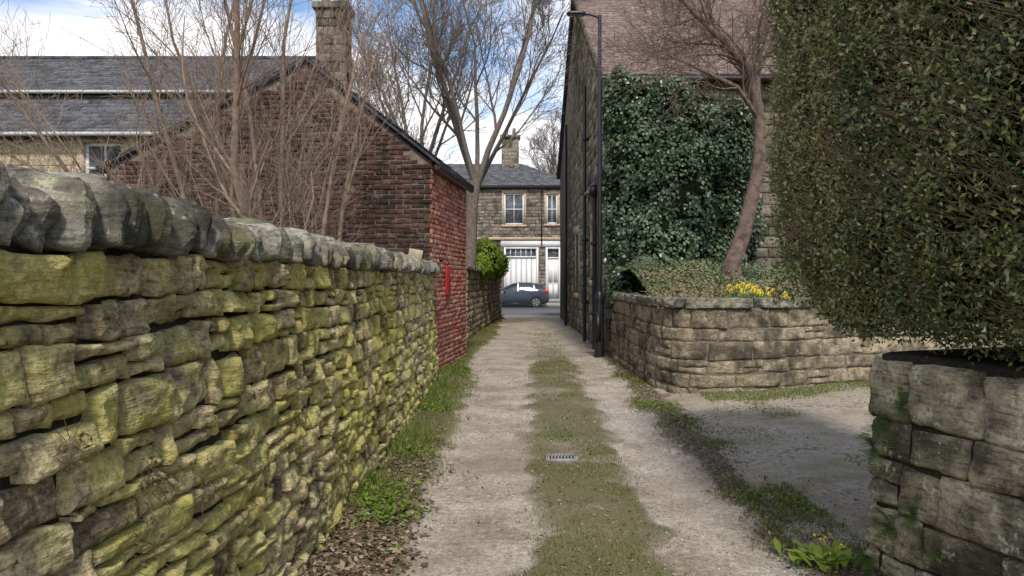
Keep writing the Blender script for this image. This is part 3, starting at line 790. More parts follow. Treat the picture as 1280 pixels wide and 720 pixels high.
# leaning tree right
t = Tree(14, .0032)
sp = [dict(n=(10, 13), ang=(.5, 1.1), len=(1.2, 2.2), rr=.45, rmax=.045, up=.03, start=.1, wob=.16), dict(n=(8, 11), ang=(.4, .9), len=(.6, 1.2), rr=.5, up=.02, wob=.16, start=.1),
      dict(n=(6, 9), ang=(.4, .9), len=(.25, .6), rr=.5, up=.0, wob=.17, start=.1)]
def sh(P): return [[p[0] - .18 + .22 * max(0, (3.2 - p[2]) / 1.8), p[1], p[2]] for p in P]
t.limb(sh([[3.62, 12.5, 1.4], [3.72, 12.5, 1.9], [3.95, 12.5, 2.35], [4.15, 12.5, 2.9], [4.32, 12.5, 3.5], [4.34, 12.5, 4.1], [4.26, 12.5, 4.7]]), [.19, .15, .13, .12, .11, .10, .09], 9, sp)
t.limb(sh([[4.27, 12.5, 4.55], [4.1, 12.4, 5.1], [3.7, 12.3, 5.5], [3.2, 12.2, 5.9], [2.7, 12.1, 6.4]]), [.075, .065, .055, .04, .025], 0, sp)
t.limb(sh([[4.27, 12.5, 4.6], [4.3, 12.6, 5.2], [4.5, 12.7, 5.9], [4.6, 12.7, 6.8]]), [.075, .065, .05, .03], 0, sp)
t.limb(sh([[4.2, 12.5, 4.9], [3.9, 12.9, 5.5], [3.7, 13.2, 6.2], [3.6, 13.3, 7.0]]), [.05, .045, .035, .02], 0, sp)
t.limb(sh([[4.3, 12.5, 4.3], [3.8, 12.0, 4.7], [3.2, 11.8, 4.9], [2.6, 11.6, 5.1]]), [.045, .035, .025, .012], 0, sp)
t.out('leaning_tree', 'branches', M_barkR); print('tree', t.cnt)

# ---- ivy
ig = grp('ivy'); mc_ = MB(); ml_ = MB()
ell = [((2.45, 15.75, 2.7), (.55, .7, 1.7)), ((2.75, 15.6, 4.2), (.80, .7, 1.3)), ((3.1, 15.7, 5.15), (.95, .6, .70)), ((3.35, 15.4, 3.4), (.85, .75, 1.25)),
       ((3.0, 15.1, 2.1), (.75, .6, 1.0)), ((4.5, 15.6, 4.4), (.60, .55, .95)), ((4.7, 15.6, 3.1), (.50, .5, .9)), ((2.25, 15.5, 5.3), (.30, .45, .65)),
       ((3.9, 15.8, 4.8), (.65, .5, .8)), ((2.3, 14.9, 1.5), (.35, .45, .6)), ((4.4, 15.6, 2.2), (.7, .45, .65))]
for k, (c, r) in enumerate(ell):
    c = np.array(c); r = np.array(r)
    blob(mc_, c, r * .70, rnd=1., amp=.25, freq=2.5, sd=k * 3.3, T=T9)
    n = int(5400 * (r[0] * r[2] + r[1] * r[2]) * .9)
    S = rng.normal(size=(n, 3)); S /= np.linalg.norm(S, axis=1)[:, None]
    S = S[S[:, 1] < .5]; n = len(S)
    nz = fbm(S * 2.2 + k * 9, 3, 80); nz2 = fbm((c + S * r) * 2.6, 3, 81)
    rad = 1.0 + .34 * nz + .40 * nz2 - .25 * rng.random(n) ** 2
    P = c + S * r * rad[:, None]
    P[:, 0] = np.maximum(P[:, 0], 1.86 + .08 * rng.random(n))
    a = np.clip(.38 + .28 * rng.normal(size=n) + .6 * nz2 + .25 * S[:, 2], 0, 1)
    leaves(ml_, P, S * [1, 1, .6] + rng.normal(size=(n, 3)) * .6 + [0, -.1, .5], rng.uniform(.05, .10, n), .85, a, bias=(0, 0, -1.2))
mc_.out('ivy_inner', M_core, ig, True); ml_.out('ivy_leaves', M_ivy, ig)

# ---- raised garden
WX = [2.1, 2.55, 3.5, 5, 7.5]
def garZ(x, y):
    d = y - np.interp(x, WX, [10.2, 9.9, 10.05, 10.65, 11.25])
    return 1.22 + .55 * sm(0, 3.6, d) + wob(x, y, 1.5, .06, 90)
V, F = grid(np.linspace(2.12, 9, 70), np.linspace(10, 16.2, 60), garZ)
dd = V[:, 1] - np.interp(V[:, 0], WX, [10.2, 9.9, 10.05, 10.65, 11.25])
ok = (dd > .12); F = F[ok[F].all(1)]
mk('garden_bed', V, F, M_ground, None, True)
mb = MB(); n = 26000; x = rng.uniform(2.1, 8, n); y = rng.uniform(9.95, 14.5, n)
d = y - np.interp(x, WX, [10.2, 9.9, 10.05, 10.65, 11.25]); k = d > .15; x, y = x[k], y[k]
cl = fbm(np.stack([x * 2.2, y * 2.2, 0 * x], -1), 3, 92)
z = garZ(x, y) + np.clip(.05 + .22 * cl + .05, .01, .4) * rng.random(len(x)) + .02
leaves(mb, np.stack([x, y, z], -1), rng.normal(size=(len(x), 3)) * .6 + [0, -.2, 1], rng.uniform(.03, .07, len(x)), .6, np.clip(.5 + .7 * fbm(np.stack([x * 1.2, y * 1.2, 0 * x + 5], -1)) + .2 * rng.normal(size=len(x)), 0, 1))
n = 2600; u = rng.uniform(0.1, mfR.L - 1, n); kk = rng.random(n) < np.clip(.1 + 1.2 * vnoise(np.stack([u * 1.3, 0 * u, 0 * u], -1), 5), 0, 1); u = u[kk]; n = len(u)
v = 1.36 - rng.random(n) ** 2 * .14; P = mfR(u, v, rng.uniform(-.2, .10, n))
leaves(mb, P, rng.normal(size=(n, 3)) * .6 + [-.2, -.5, 1], rng.uniform(.02, .05, n), .6)
mb.out('ground_cover', M_cover)
mb = MB()
for (cx_, cy_, s, nn) in [(5.0, 12.6, .35, 1400), (4.3, 12.9, .3, 900), (5.7, 12.0, .4, 1600), (2.35, 13.2, .25, 700)]:
    S = rng.normal(size=(nn, 3)); S /= np.linalg.norm(S, axis=1)[:, None]; S[:, 2] = np.abs(S[:, 2])
    P = np.array([cx_, cy_, float(garZ(np.array([cx_]), np.array([cy_]))[0])]) + S * s * (.7 + .4 * rng.random((nn, 1)))
    leaves(mb, P, S + rng.normal(size=(nn, 3)) * .4, rng.uniform(.03, .05, nn), .35, .4 + .5 * rng.random(nn), bias=(0, 0, 1))
mb.out('lavender_shrub', leaf_mat('grey_green_leaf', [(.10, .12, .08), (.19, .22, .15), (.28, .31, .22)], .7, 0, .2))
mb = MB()
for k in range(320):
    x = random.uniform(2.1, 5.6); y = float(np.interp(x, WX, [10.4, 10.1, 10.25, 10.85, 11.4])) + random.uniform(0, 1.5)
    p = np.array([x, y, 1.28]); d = np.array([random.uniform(-.3, .3), random.uniform(-.3, .1), random.uniform(.1, .4)])
    tube(mb, [p, p + d * .6, p + d + [0, 0, -.08]], [.006, .005, .002], 3)
mb.out('dry_stalks', M_twig)
dfg = grp('daffodil_clump'); mg = MB(); my = MB()
for k in range(26):
    if k < 18: x = random.uniform(3.1, 3.62); y = 10.75 + random.uniform(-.25, .25)
    else: x = random.uniform(3.6, 3.85); y = 10.45 + random.uniform(-.15, .15)
    z0 = float(garZ(np.array([x]), np.array([y]))[0]); h = random.uniform(.14, .26)
    P = np.array([[x, y, z0]] * 7) + rng.normal(size=(7, 3)) * [.03, .03, 0]; blades(mg, P, np.full(7, h * .95), np.full(7, .016), .5)
    c = np.array([x, y, z0 + h]); tube(mg, [c - [0, 0, h], c], [.004, .004], 4)
    f = unit(np.array([random.uniform(-.7, .5), -1, random.uniform(-.2, .3)])); s = unit(np.cross(f, [0, 0, 1])); u = np.cross(s, f)
    for j in range(6):
        a = j * math.pi / 3; q = s * math.cos(a) + u * math.sin(a); q2 = s * math.cos(a + .5) + u * math.sin(a + .5); q3 = s * math.cos(a - .5) + u * math.sin(a - .5)
        my.add([c, c + q2 * .024, c + q * .042, c + q3 * .024], [[0, 1, 2, 3]], .9)
    tube(my, [c, c + f * .028], [.010, .016], 8, .1)
mg.out('daffodil_leaves', M_bright, dfg); my.out('daffodil_flowers', M_yel, dfg)

bg = grp('garden_bush'); mc_ = MB(); ml_ = MB()
for k, (c, r) in enumerate([((-.95, 24.5, 2.3), (.55, .9, .65)), ((-.85, 26.5, 2.35), (.5, 1.1, .6)), ((-1.5, 25, 2.2), (.6, 1, .6)), ((-.6, 28.5, 2.2), (.45, .8, .55)), ((-1.0, 22.6, 2.0), (.35, .5, .4))]):
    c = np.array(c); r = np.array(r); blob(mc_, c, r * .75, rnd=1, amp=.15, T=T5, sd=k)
    n = 2600; S = rng.normal(size=(n, 3)); S /= np.linalg.norm(S, axis=1)[:, None]
    P = c + S * r * (1 + .22 * fbm(S * 2.5 + k * 5)[:, None] - .2 * rng.random((n, 1)) ** 2)
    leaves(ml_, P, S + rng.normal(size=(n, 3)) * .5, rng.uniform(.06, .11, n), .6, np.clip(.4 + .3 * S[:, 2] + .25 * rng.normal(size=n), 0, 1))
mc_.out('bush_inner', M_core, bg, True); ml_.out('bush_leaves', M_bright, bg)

# ------------------------------------------------------------ building helpers
def window(mf, u0, u1, v0, v1, parent, name='window', nx=1, ny=2, rec=-.10, jamb=M_house, fw=.055):
    e = grp(name); e.parent = parent
    mb = MB()
    addbox(mb, mf, u0, u0 + fw, v0, v1, rec - .05, rec + .02); addbox(mb, mf, u1 - fw, u1, v0, v1, rec - .05, rec + .02)
    addbox(mb, mf, u0 + fw, u1 - fw, v0, v0 + fw, rec - .05, rec + .018); addbox(mb, mf, u0 + fw, u1 - fw, v1 - fw, v1, rec - .05, rec + .018)
    for k in range(1, ny):
        vm = v0 + (v1 - v0) * k / ny; addbox(mb, mf, u0 + fw, u1 - fw, vm - .03, vm + .03, rec - .04, rec + .014)
    for k in range(1, nx):
        um = u0 + (u1 - u0) * k / nx; addbox(mb, mf, um - .022, um + .022, v0 + fw, v1 - fw, rec - .04, rec + .010)
    mb.out('window_frame', M_white, e)
    box('glass', mf, u0 + fw, u1 - fw, v0 + fw, v1 - fw, rec - .035, rec - .02, M_glass, e)
    mb = MB(); addbox(mb, mf, u0 - .18, u1 + .18, v1, v1 + .24, -.12, .022, .6)
    addbox(mb, mf, u0 - .14, u0, v0, v1 - .002, -.12, .018, .4); addbox(mb, mf, u1, u1 + .14, v0, v1 - .002, -.12, .018, .7)
    addbox(mb, mf, u0 - .18, u1 + .18, v0 - .14, v0 - .002, -.12, .07, .5)
    mb.out('stone_surround', jamb, e)
def slates(name, O, Ud, Vd, w, l, sw, sh, mat, parent, clip=None):
    O, Ud, Vd = (np.array(q, float) for q in (O, Ud, Vd)); Ud = unit(Ud); Vd = unit(Vd); Nn = unit(np.cross(Ud, Vd))
    if Nn[2] < 0: Nn = -Nn
    mb = MB(); nr = int(l / sh)
    for r_ in range(nr + 1):
        v0 = r_ * sh; v1 = min(v0 + sh * 1.15, l)
        u = -(sw / 2 if r_ % 2 else 0)
        while u < w:
            a, b = max(u, 0) + .003, min(u + sw, w) - .003; u += sw
            if b - a < .03: continue
            if clip and not clip((a + b) / 2, v0 + sh / 2): continue
            j = random.uniform(-.008, .008); t = .018 + random.uniform(0, .008)
            q = [O + Ud * a + Vd * (v0 + j) + Nn * t, O + Ud * b + Vd * (v0 + j) + Nn * (t + random.uniform(-.003, .003)), O + Ud * b + Vd * v1 + Nn * .006, O + Ud * a + Vd * v1 + Nn * .006,
                 O + Ud * a + Vd * (v0 + j), O + Ud * b + Vd * (v0 + j)]
            mb.add(q, [[0, 1, 2, 3], [4, 5, 1, 0]], random.random())
    mb.out(name, mat, parent)
def poly(name, pts, faces, mat, parent):
    return mk(name, np.array(pts, float), [np.array([f]) for f in faces], mat, None, False, parent)
def axmap(O, U, D):
    O = np.array(O, float); U = unit(np.array(U, float)); D = unit(np.array(D, float))
    def f(u, v, d):
        u = np.asarray(u, float)[..., None]; d = np.asarray(d, float)[..., None]; v = np.asarray(v, float)[..., None]
        return O + U * u + D * d + np.array([0, 0, 1.]) * v
    return f

# ------------------------------------------------------------ brick outbuilding
bb = grp('brick_outbuilding')
C = np.array([-1.27, 11.8, 0]); Ld = unit(np.array([.36, 3.0, 0])); Gd = np.array([-Ld[1], Ld[0], 0])
mg_ = axmap(C, Gd, -Ld); ml2 = axmap(C, Ld, -Gd)
AU, AZ, EZ, W, LEN = 2.05, 5.12, 3.50, 5.5, 3.05
def roofz(u): return EZ + (AZ - EZ) * (u / AU) if u < AU else AZ - (AZ - EZ) * (u - AU) / (W - AU)
bw, bh = .232, .078
rc = rubble(0, W, .0, 5.2, (bh, bh), (bw, bw), 0, clip=lambda u, v: v < roofz(u) - .02, seed=1, brick=True)
rc = [q for q in rc if q[3] > 1.3]
stones('gable_bricks', rc, mg_, M_brickD, bb, res=.2, gap=.013, r=.008, back=.03, rough=.012, jit=.008, prot=.010, seed=2, smooth=False)
rc = rubble(0, LEN, .0, EZ + .05, (bh, bh), (bw, bw), 0, seed=2, brick=True)
stones('side_bricks', rc, ml2, M_brickR, bb, res=.2, gap=.013, r=.008, back=.03, rough=.008, jit=.006, prot=.008, seed=5, smooth=False)
inn = .016
pts = []
for d in (-inn, -LEN + inn):
    for (u, z) in [(inn, -.1), (W - inn, -.1), (W - inn, EZ - .02), (AU, AZ - .03), (inn, EZ - .02)]:
        pts.append(mg_(u, z, d))
poly('brickwork_core', pts, [[0, 1, 2, 3, 4], [9, 8, 7, 6, 5], [0, 5, 6, 1], [1, 6, 7, 2], [2, 7, 8, 3], [3, 8, 9, 4], [4, 9, 5, 0]], M_bmort, bb)
def slab(name, a, b, d0, d1, th, mat):
    p = []
    for d in (d0, d1):
        for (u, z) in (a, b): p += [mg_(u, z, d), mg_(u, z + th, d)]
    poly(name, p, [[0, 1, 3, 2], [4, 6, 7, 5], [0, 4, 5, 1], [2, 3, 7, 6], [1, 5, 7, 3], [0, 2, 6, 4]], mat, bb)
sl = (AZ - EZ) / AU; sl2 = (AZ - EZ) / (W - AU)
slab('roof_slab', (-.14, EZ - sl * .14), (AU, AZ), .06, -LEN - .08, .06, M_slate)
slab('roof_slab_back', (AU + .002, AZ), (W + .2, EZ - sl2 * .2), .06, -LEN - .08, .06, M_slate)
O = mg_(-.14, EZ - sl * .14 + .062, .06); slates('roof_slates', O, Ld, mg_(AU, AZ, 0) - mg_(0, EZ, 0), LEN + .14, math.hypot(AU + .14, AZ - EZ + sl * .14), .28, .2, M_slate, bb)
O = mg_(W + .2, EZ - sl2 * .2 + .062, .06); slates('roof_slates_back', O, Ld, mg_(AU, AZ, 0) - mg_(W, EZ, 0), LEN + .14, math.hypot(W + .2 - AU, AZ - EZ + sl2 * .2), .28, .2, M_slate, bb)
mb = MB(); tube(mb, [ml2(-.05, EZ - .12, .10), ml2(LEN + .05, EZ - .12, .10)], [.05, .05], 8, cap=True)
mb.out('gutter', M_black, bb)
rsn = grp('red_sign'); box('sign_board', ml2, .95, 1.30, 1.34, 1.84, .018, .040, M_red, rsn, .004); box('sign_bracket', ml2, .50, .58, 1.9, 1.98, .01, .06, M_black, rsn)

# ------------------------------------------------------------ left slate-roofed house
lh = grp('slate_roof_house')
mh = axmap((-22, 18, 0), (1, 0, 0), (0, -1, 0))
WO = (11.66, 12.62, 3.7, 4.92)
rc = rubble(0, 16.5, 2., 5.1, (.22, .3), (.4, .75), 0, openings=[WO], seed=6)
stones('front_wall', rc, mh, M_cream, lh, res=.3, gap=.012, r=.01, back=.03, rough=.005, jit=.004, prot=.004, seed=7)
mb = MB(); addbox(mb, mh, 0, 11.65, 0, 5.1, -1.3, -.02); addbox(mb, mh, 12.63, 16.5, 0, 5.1, -1.3, -.02); addbox(mb, mh, 11.65, 12.63, 0, 3.69, -1.3, -.022); addbox(mb, mh, 11.65, 12.63, 4.93, 5.1, -1.3, -.022); addbox(mb, mh, 11.65, 12.63, 3.69, 4.93, -1.3, -.3)
mb.out('house_core', M_cream, lh)
window(mh, *WO, lh, nx=2, ny=2, jamb=M_cream, fw=.08)
poly('lower_roof', [(-22, 17.75, 5.1), (-5.4, 17.75, 5.1), (-5.4, 19.35, 6.33), (-22, 19.35, 6.33), (-22, 17.75, 5.0), (-5.4, 17.75, 5.0)], [[0, 1, 2, 3], [4, 5, 1, 0]], M_slate, lh)
slates('lower_slates', (-22, 17.72, 5.10), (1, 0, 0), (0, 1.6, 1.23), 16.6, 1.95, .32, .2, M_slate, lh)
poly('upper_roof', [(-22, 19.2, 6.42), (-5.4, 19.2, 6.42), (-5.4, 22.4, 8.2), (-22, 22.4, 8.2), (-22, 25.6, 6.42), (-5.4, 25.6, 6.42)], [[0, 1, 2, 3], [3, 2, 5, 4]], M_slate, lh)
slates('upper_slates', (-22, 19.15, 6.42), (1, 0, 0), (0, 3.2, 1.78), 16.6, 3.66, .32, .22, M_slate, lh)
box('clerestory_wall', idm, -22, -5.47, 5, 6.40, 19.36, 25.4, M_cream, lh)
mb = MB(); addbox(mb, idm, -22, -5.35, 6.37, 6.44, 19.02, 19.14); mb.out('upper_gutter', M_lead, lh)
mb = MB(); addbox(mb, idm, -22, -5.35, 5.02, 5.10, 17.62, 17.74); mb.out('lower_gutter', M_lead, lh)
poly('gable_end', [(-5.44, 19.3, 0), (-5.44, 25.5, 0), (-5.44, 25.5, 6.35), (-5.44, 22.4, 8.12), (-5.44, 19.3, 6.38)], [[0, 1, 2, 3, 4]], M_house, lh)
mb = MB()
for k in range(34): addbox(mb, idm, -22 + k * .49, -21.52 + k * .49, 8.18, 8.29, 22.3, 22.5, random.random())
mb.out('ridge_tiles', M_slate, lh)
mb = MB()
for xx in (-12.0, -11.6, -11.1): tube(mb, [(xx, 17.95, 4.98), (xx, 17.7, 4.95), (xx - .1, 17.6, 4.78)], [.03, .03, .02], 6)
mb.out('gutter_brackets', M_black, lh)
ch = grp('chimney_stack'); ch.parent = lh
mcf = axmap((-5.75, 21.9, 0), (1, 0, 0), (0, -1, 0)); mcs = axmap((-4.87, 21.9, 0), (0, 1, 0), (1, 0, 0)); mcl = axmap((-5.75, 22.7, 0), (0, -1, 0), (-1, 0, 0))
for i, (m_, w_) in enumerate(((mcf, .88), (mcs, .8), (mcl, .8))):
    stones('chimney_face', rubble(0, w_, 5.5, 9.55, (.22, .28), (.28, .5), 0, seed=40 + i), m_, M_house, ch, res=.2, gap=.014, back=.03, rough=.01, seed=i)
box('chimney_core', idm, -5.74, -4.88, 5.5, 9.56, 21.92, 22.69, M_joint, ch); box('chimney_cap', idm, -5.85, -4.77, 9.56, 9.74, 21.8, 22.8, M_house, ch, .02)
mb = MB()
for k in (-5.55, -5.08): tube(mb, [(k, 22.3, 9.74), (k, 22.3, 10.2)], [.13, .11], 12, cap=True)
mb.out('chimney_pots', M_tile, ch)

# ------------------------------------------------------------ right tall stone house
rh = grp('stone_gable_house')
HX, Y0, Y1, YR, EV, RG = 1.98, 16.0, 31.2, 23.6, 6.0, 10.6
mr_ = axmap((HX, Y0, 0), (.004, 1, 0), (-1, .004, 0))
LH = Y1 - Y0
def rz(u): return EV + (RG - EV) * (1 - abs(u - LH / 2) / (LH / 2))
op = [(1.9, 2.7, 1.6, 3.0), (6.3, 7.4, 1.2, 3.0)]
rc = rubble(0, LH, 0, 10.6, (.2, .28), (.3, .65), .05, openings=op[:2], clip=lambda u, v: v < rz(u), seed=50)
stones('side_wall', rc, mr_, M_sooty, rh, res=.25, gap=.018, r=.02, back=.04, rough=.015, jit=.008, prot=.012, seed=51)
mfr = axmap((HX, Y0, 0), (1, 0, 0), (0, -1, 0))
rc = rubble(0, 9, 0, EV, (.2, .28), (.3, .65), .05, seed=52)
stones('front_wall', rc, mfr, M_house, rh, res=.25, gap=.016, r=.016, back=.04, rough=.010, jit=.006, prot=.008, seed=53)
a = .035
pts = [(HX + a, Y0 + a, -.1), (HX + a, Y1, -.1), (HX + a, Y1, EV), (HX + a, YR, RG - .05), (HX + a, Y0 + a, EV)]
pts += [(12, p[1], p[2]) for p in pts]
poly('house_core', pts, [[0, 1, 2, 3, 4], [9, 8, 7, 6, 5], [0, 5, 6, 1], [1, 6, 7, 2], [4, 9, 5, 0], [2, 7, 8, 3], [3, 8, 9, 4]], M_mort, rh)
th = .09; xo = HX - .10; sl = (RG - EV) / (YR - Y0)
def rslab(nm, ya, za, yb, zb, mat):
    p = [(xo, ya, za), (xo, ya, za + th), (xo, yb, zb), (xo, yb, zb + th)]; p += [(12.2, q[1], q[2]) for q in p]
    poly(nm, p, [[0, 1, 3, 2], [4, 6, 7, 5], [1, 5, 7, 3], [0, 2, 6, 4], [0, 4, 5, 1]], mat, rh)
rslab('roof_front', Y0 - .25, EV - sl * .25, YR, RG, M_tile); rslab('roof_back', Y1 + .25, EV - sl * .25, YR + .001, RG, M_slate)
slates('roof_tiles', (xo, Y0 - .27, EV - sl * .27 + th), (1, 0, 0), (0, 1, sl), 10, math.hypot(YR - Y0 + .27, RG - EV + .15), .3, .22, M_tile, rh)
p0 = np.array([xo - .03, Y0 - .28, EV - sl * .28 - .10]); p1 = np.array([xo - .03, YR, RG - .10])
poly('verge_board', [p0, p0 + [0, 0, .24], p1 + [0, 0, .24], p1, p0 + [.05, 0, 0], p0 + [.05, 0, .24], p1 + [.05, 0, .24], p1 + [.05, 0, 0]], [[0, 1, 2, 3], [7, 6, 5, 4], [1, 5, 6, 2], [0, 3, 7, 4], [0, 4, 5, 1]], M_house, rh)
mb = MB(); tube(mb, [(xo, Y0 - .33, EV - sl * .28), (9, Y0 - .33, EV - sl * .28)], [.06, .06], 8, cap=True)
mb.out('gutter', M_black, rh)
window(mr_, 1.9, 2.7, 1.6, 3.0, rh, nx=1, ny=2, jamb=M_cream); window(mr_, 6.3, 7.4, 1.2, 3.0, rh, nx=1, ny=2, jamb=M_cream)
pg2 = grp('drain_pipe'); mb = MB()
px = HX - .10
tube(mb, [(px, 17.0, 3.55), (px, 17.0, 0)], [.05, .05], 8); tube(mb, [(px, 19.3, 6.6), (px, 19.3, 0)], [.045, .045], 8); tube(mb, [(px, 26, 7.0), (px, 26, 0)], [.05, .05], 8)
tube(mb, [(px, 17.0, 3.5), (px, 18.2, 3.75), (px, 19.3, 3.8)], [.045, .045, .045], 8)
for z in (1, 2.6, 3.8, 5.2): addbox(mb, idm, px - .075, px + .09, z, z + .07, 19.22, 19.38)
for z in (.8, 2.4): addbox(mb, idm, px - .08, px + .09, z, z + .07, 16.92, 17.08)
addbox(mb, idm, px - .12, px + .06, 3.5, 3.75, 16.88, 17.12)
mb.out('pipe_run', M_black, pg2); pg2.parent = rh

# ---- street lamp
sl_ = grp('street_lamp'); mb = MB(); lx, ly = 1.79, 15.25
tube(mb, [(lx, ly, -.05), (lx, ly, 1.22), (lx, ly, 1.30), (lx, ly, 1.36)], [.10, .10, .085, .055], 16)
tube(mb, [(lx, ly, 1.36), (lx, ly, 7.0)], [.052, .038], 12, cap=True)
for z in (.02, 1.16, 2.9): tube(mb, [(lx, ly, z), (lx, ly, z + .05)], [.115 if z < 2 else .06] * 2, 16, cap=True)
tube(mb, [(lx, ly, 6.95), (lx - .2, ly, 7.02), (lx - .34, ly, 7.02)], [.03, .028, .028], 8)
addbox(mb, idm, lx - .085, lx + .02, .35, .95, ly - .104, ly - .09)
mb.out('lamp_post', M_black, sl_)
mb = MB(); blob(mb, (lx - .48, ly, 7.03), (.19, .09, .035), rnd=.4, amp=.0, T=T5); mb.out('lamp_head', M_black, sl_, True)
box('lamp_lens', idm, lx - .62, lx - .36, 6.985, 7.0, ly - .06, ly + .06, M_glass, sl_)

# ------------------------------------------------------------ far house across the street
fh = grp('stone_terrace_house')
mf_ = axmap((-14, 50, 0), (1, 0, 0), (0, -1, 0))
X = lambda px: (px - 640) / 931 * 50 + 14
Zp = lambda py: 1.6 + (350 - py) / 931 * 50
ops = [(X(630), X(655), Zp(281), Zp(242)), (X(683), X(697), Zp(280), Zp(243)), (X(572), X(590), Zp(281), Zp(242)), (X(630), X(673), 0.1, Zp(309)), (X(682), X(701), .1, Zp(309)), (X(590), X(615), 1.2, Zp(309))]
rc = rubble(0, 18.2, .1, 7.75, (.2, .27), (.3, .62), .05, openings=ops, seed=60)
stones('front_wall', rc, mf_, M_house, fh, res=.3, gap=.03, r=.02, back=.04, rough=.01, jit=.006, prot=.01, seed=61)
mb = MB(); addbox(mb, mf_, 0, 18.2, .05, 7.75, -8, -.32); mb.out('house_core', M_mort, fh)
mb = MB(); vs = sorted({.05, 7.75, *[o[2] for o in ops], *[o[3] for o in ops]})
for a_, b_ in zip(vs[:-1], vs[1:]):
    m_ = (a_ + b_) / 2; cuts = sorted([(o[0], o[1]) for o in ops if o[2] < m_ < o[3]]); u = 0
    for (p, q) in cuts + [(18.2, 18.2)]:
        if p > u: addbox(mb, mf_, u, p, a_, b_, -.318, -.022)
        u = q
mb.out('mortar_backing', M_mort, fh)
for o in ops[:3]: window(mf_, *o, fh, nx=2, ny=2, rec=-.08, jamb=M_cream, fw=.10)
window(mf_, *ops[5], fh, nx=2, ny=2, rec=-.08, jamb=M_cream, fw=.08)
mb = MB(); g0, g1, gz = ops[3][0], ops[3][1], ops[3][3]
addbox(mb, mf_, g0, g0 + .12, .1, gz, -.3, .03); addbox(mb, mf_, g1 - .12, g1, .1, gz, -.3, .03); addbox(mb, mf_, g0 + .12, g1 - .12, gz - .12, gz, -.3, .028)
addbox(mb, mf_, g0 + .12, g1 - .12, gz - .70, gz - .60, -.2, .015)
nd = 6
for k in range(nd):
    a0 = g0 + .12 + (g1 - g0 - .24) * k / nd; a1 = g0 + .12 + (g1 - g0 - .24) * (k + 1) / nd
    addbox(mb, mf_, a0 + .012, a1 - .012, .1, gz - .72, -.14, -.07)
    addbox(mb, mf_, a1 - .05, a1 + .0, gz - .60, gz - .12, -.14, -.05)
mb.out('garage_door', M_white, fh); box('garage_fanlight', mf_, g0 + .12, g1 - .12, gz - .60, gz - .12, -.18, -.15, M_glass, fh)
mb = MB(); d0, d1 = ops[4][0], ops[4][1]
addbox(mb, mf_, d0, d0 + .14, .1, gz, -.3, .03); addbox(mb, mf_, d1 - .14, d1, .1, gz, -.3, .03); addbox(mb, mf_, d0 + .14, d1 - .14, gz - .12, gz, -.3, .028)
addbox(mb, mf_, d0 + .14, d1 - .14, .35, gz - .75, -.2, -.12); addbox(mb, mf_, d0 + .14, d1 - .14, gz - .75, gz - .66, -.2, -.05)
for (a0, a1) in ((.5, 1.3), (1.45, 2.9)):
    addbox(mb, mf_, d0 + .2, (d0 + d1) / 2 - .03, a0, a1, -.12, -.10); addbox(mb, mf_, (d0 + d1) / 2 + .03, d1 - .2, a0, a1, -.12, -.10)
mb.out('front_door', M_white, fh); box('door_fanlight', mf_, d0 + .14, d1 - .14, gz - .66, gz - .12, -.2, -.16, M_glass, fh)
box('door_step', mf_, d0 - .1, d1 + .1, .1, .34, -.2, .35, M_kerb, fh)
mb = MB(); addbox(mb, mf_, 0, 18.2, 4.28, 4.46, -.02, .12); mb.out('string_course', M_cream, fh)
mb = MB(); addbox(mb, mf_, g0 - .2, 18.2, gz + .02, 4.27, -.02, .05); mb.out('fascia_board', M_white, fh)
mb = MB(); addbox(mb, mf_, -.1, 18.4, 7.74, 7.88, -.02, .30); mb.out('eaves_gutter', M_black, fh)
e0, e1, rz0 = 49.7, 58.3, 9.9
poly('roof', [(-14.3, e0, 7.88), (4.5, e0, 7.88), (4.5, e1, 7.88), (-14.3, e1, 7.88), (-14.3, 54, rz0), (.7, 54, rz0)],
     [[0, 1, 5, 4], [2, 3, 4, 5], [1, 2, 5], [3, 0, 4]], M_slate, fh)
slates('roof_slates', (-14.3, e0 - .02, 7.9), (1, 0, 0), (0, 4.3, rz0 - 7.88), 18.8, 4.72, .35, .25, M_slate, fh, clip=lambda u, v: u < 18.75 - 3.8 * v / 4.75)
mb = MB(); tube(mb, [(-14.3, 54, rz0 + .02), (.7, 54, rz0 + .02)], [.09, .09], 6); tube(mb, [(.7, 54, rz0 + .02), (4.5, e0, 7.92)], [.09, .09], 6); mb.out('ridge', M_slate, fh)
mch = axmap((-.75, 53.2, 0), (1, 0, 0), (0, -1, 0))
stones('chimney_stack', rubble(0, 1.25, 8.5, 11.75, (.25, .3), (.3, .5), 0, seed=70), mch, M_house, fh, res=.3, gap=.02, back=.03)
box('chimney_core', idm, -.74, .49, 8.5, 11.76, 53.22, 54.3, M_house, fh); box('chimney_cap', idm, -.85, .6, 11.76, 11.95, 53.1, 54.4, M_house, fh)
mb = MB()
for k in (-.4, .15): tube(mb, [(k, 53.7, 11.95), (k, 53.7, 12.5)], [.15, .12], 10, cap=True)
mb.out('chimney_pots', M_tile, fh)
mb = MB(); addbox(mb, idm, 1.95, 2.03, 3.9, 7.7, 49.86, 49.93); mb.out('downpipe', M_black, fh)
nh = grp('terrace_house'); box('walls', idm, 4.6, 22, .05, 7.0, 50.1, 58, M_house, nh)
poly('roof', [(4.6, 49.8, 7), (22, 49.8, 7), (22, 58.2, 7), (4.6, 58.2, 7), (4.6, 54, 9.4), (22, 54, 9.4)], [[0, 1, 5, 4], [2, 3, 4, 5], [1, 2, 5], [3, 0, 4]], M_slate, nh)
mnh = axmap((4.6, 50.1, 0), (1, 0, 0), (0, -1, 0))
for k in (2, 6, 10): window(mnh, k, k + 1.2, 4.6, 6.3, nh, rec=.02, jamb=M_cream, nx=2)

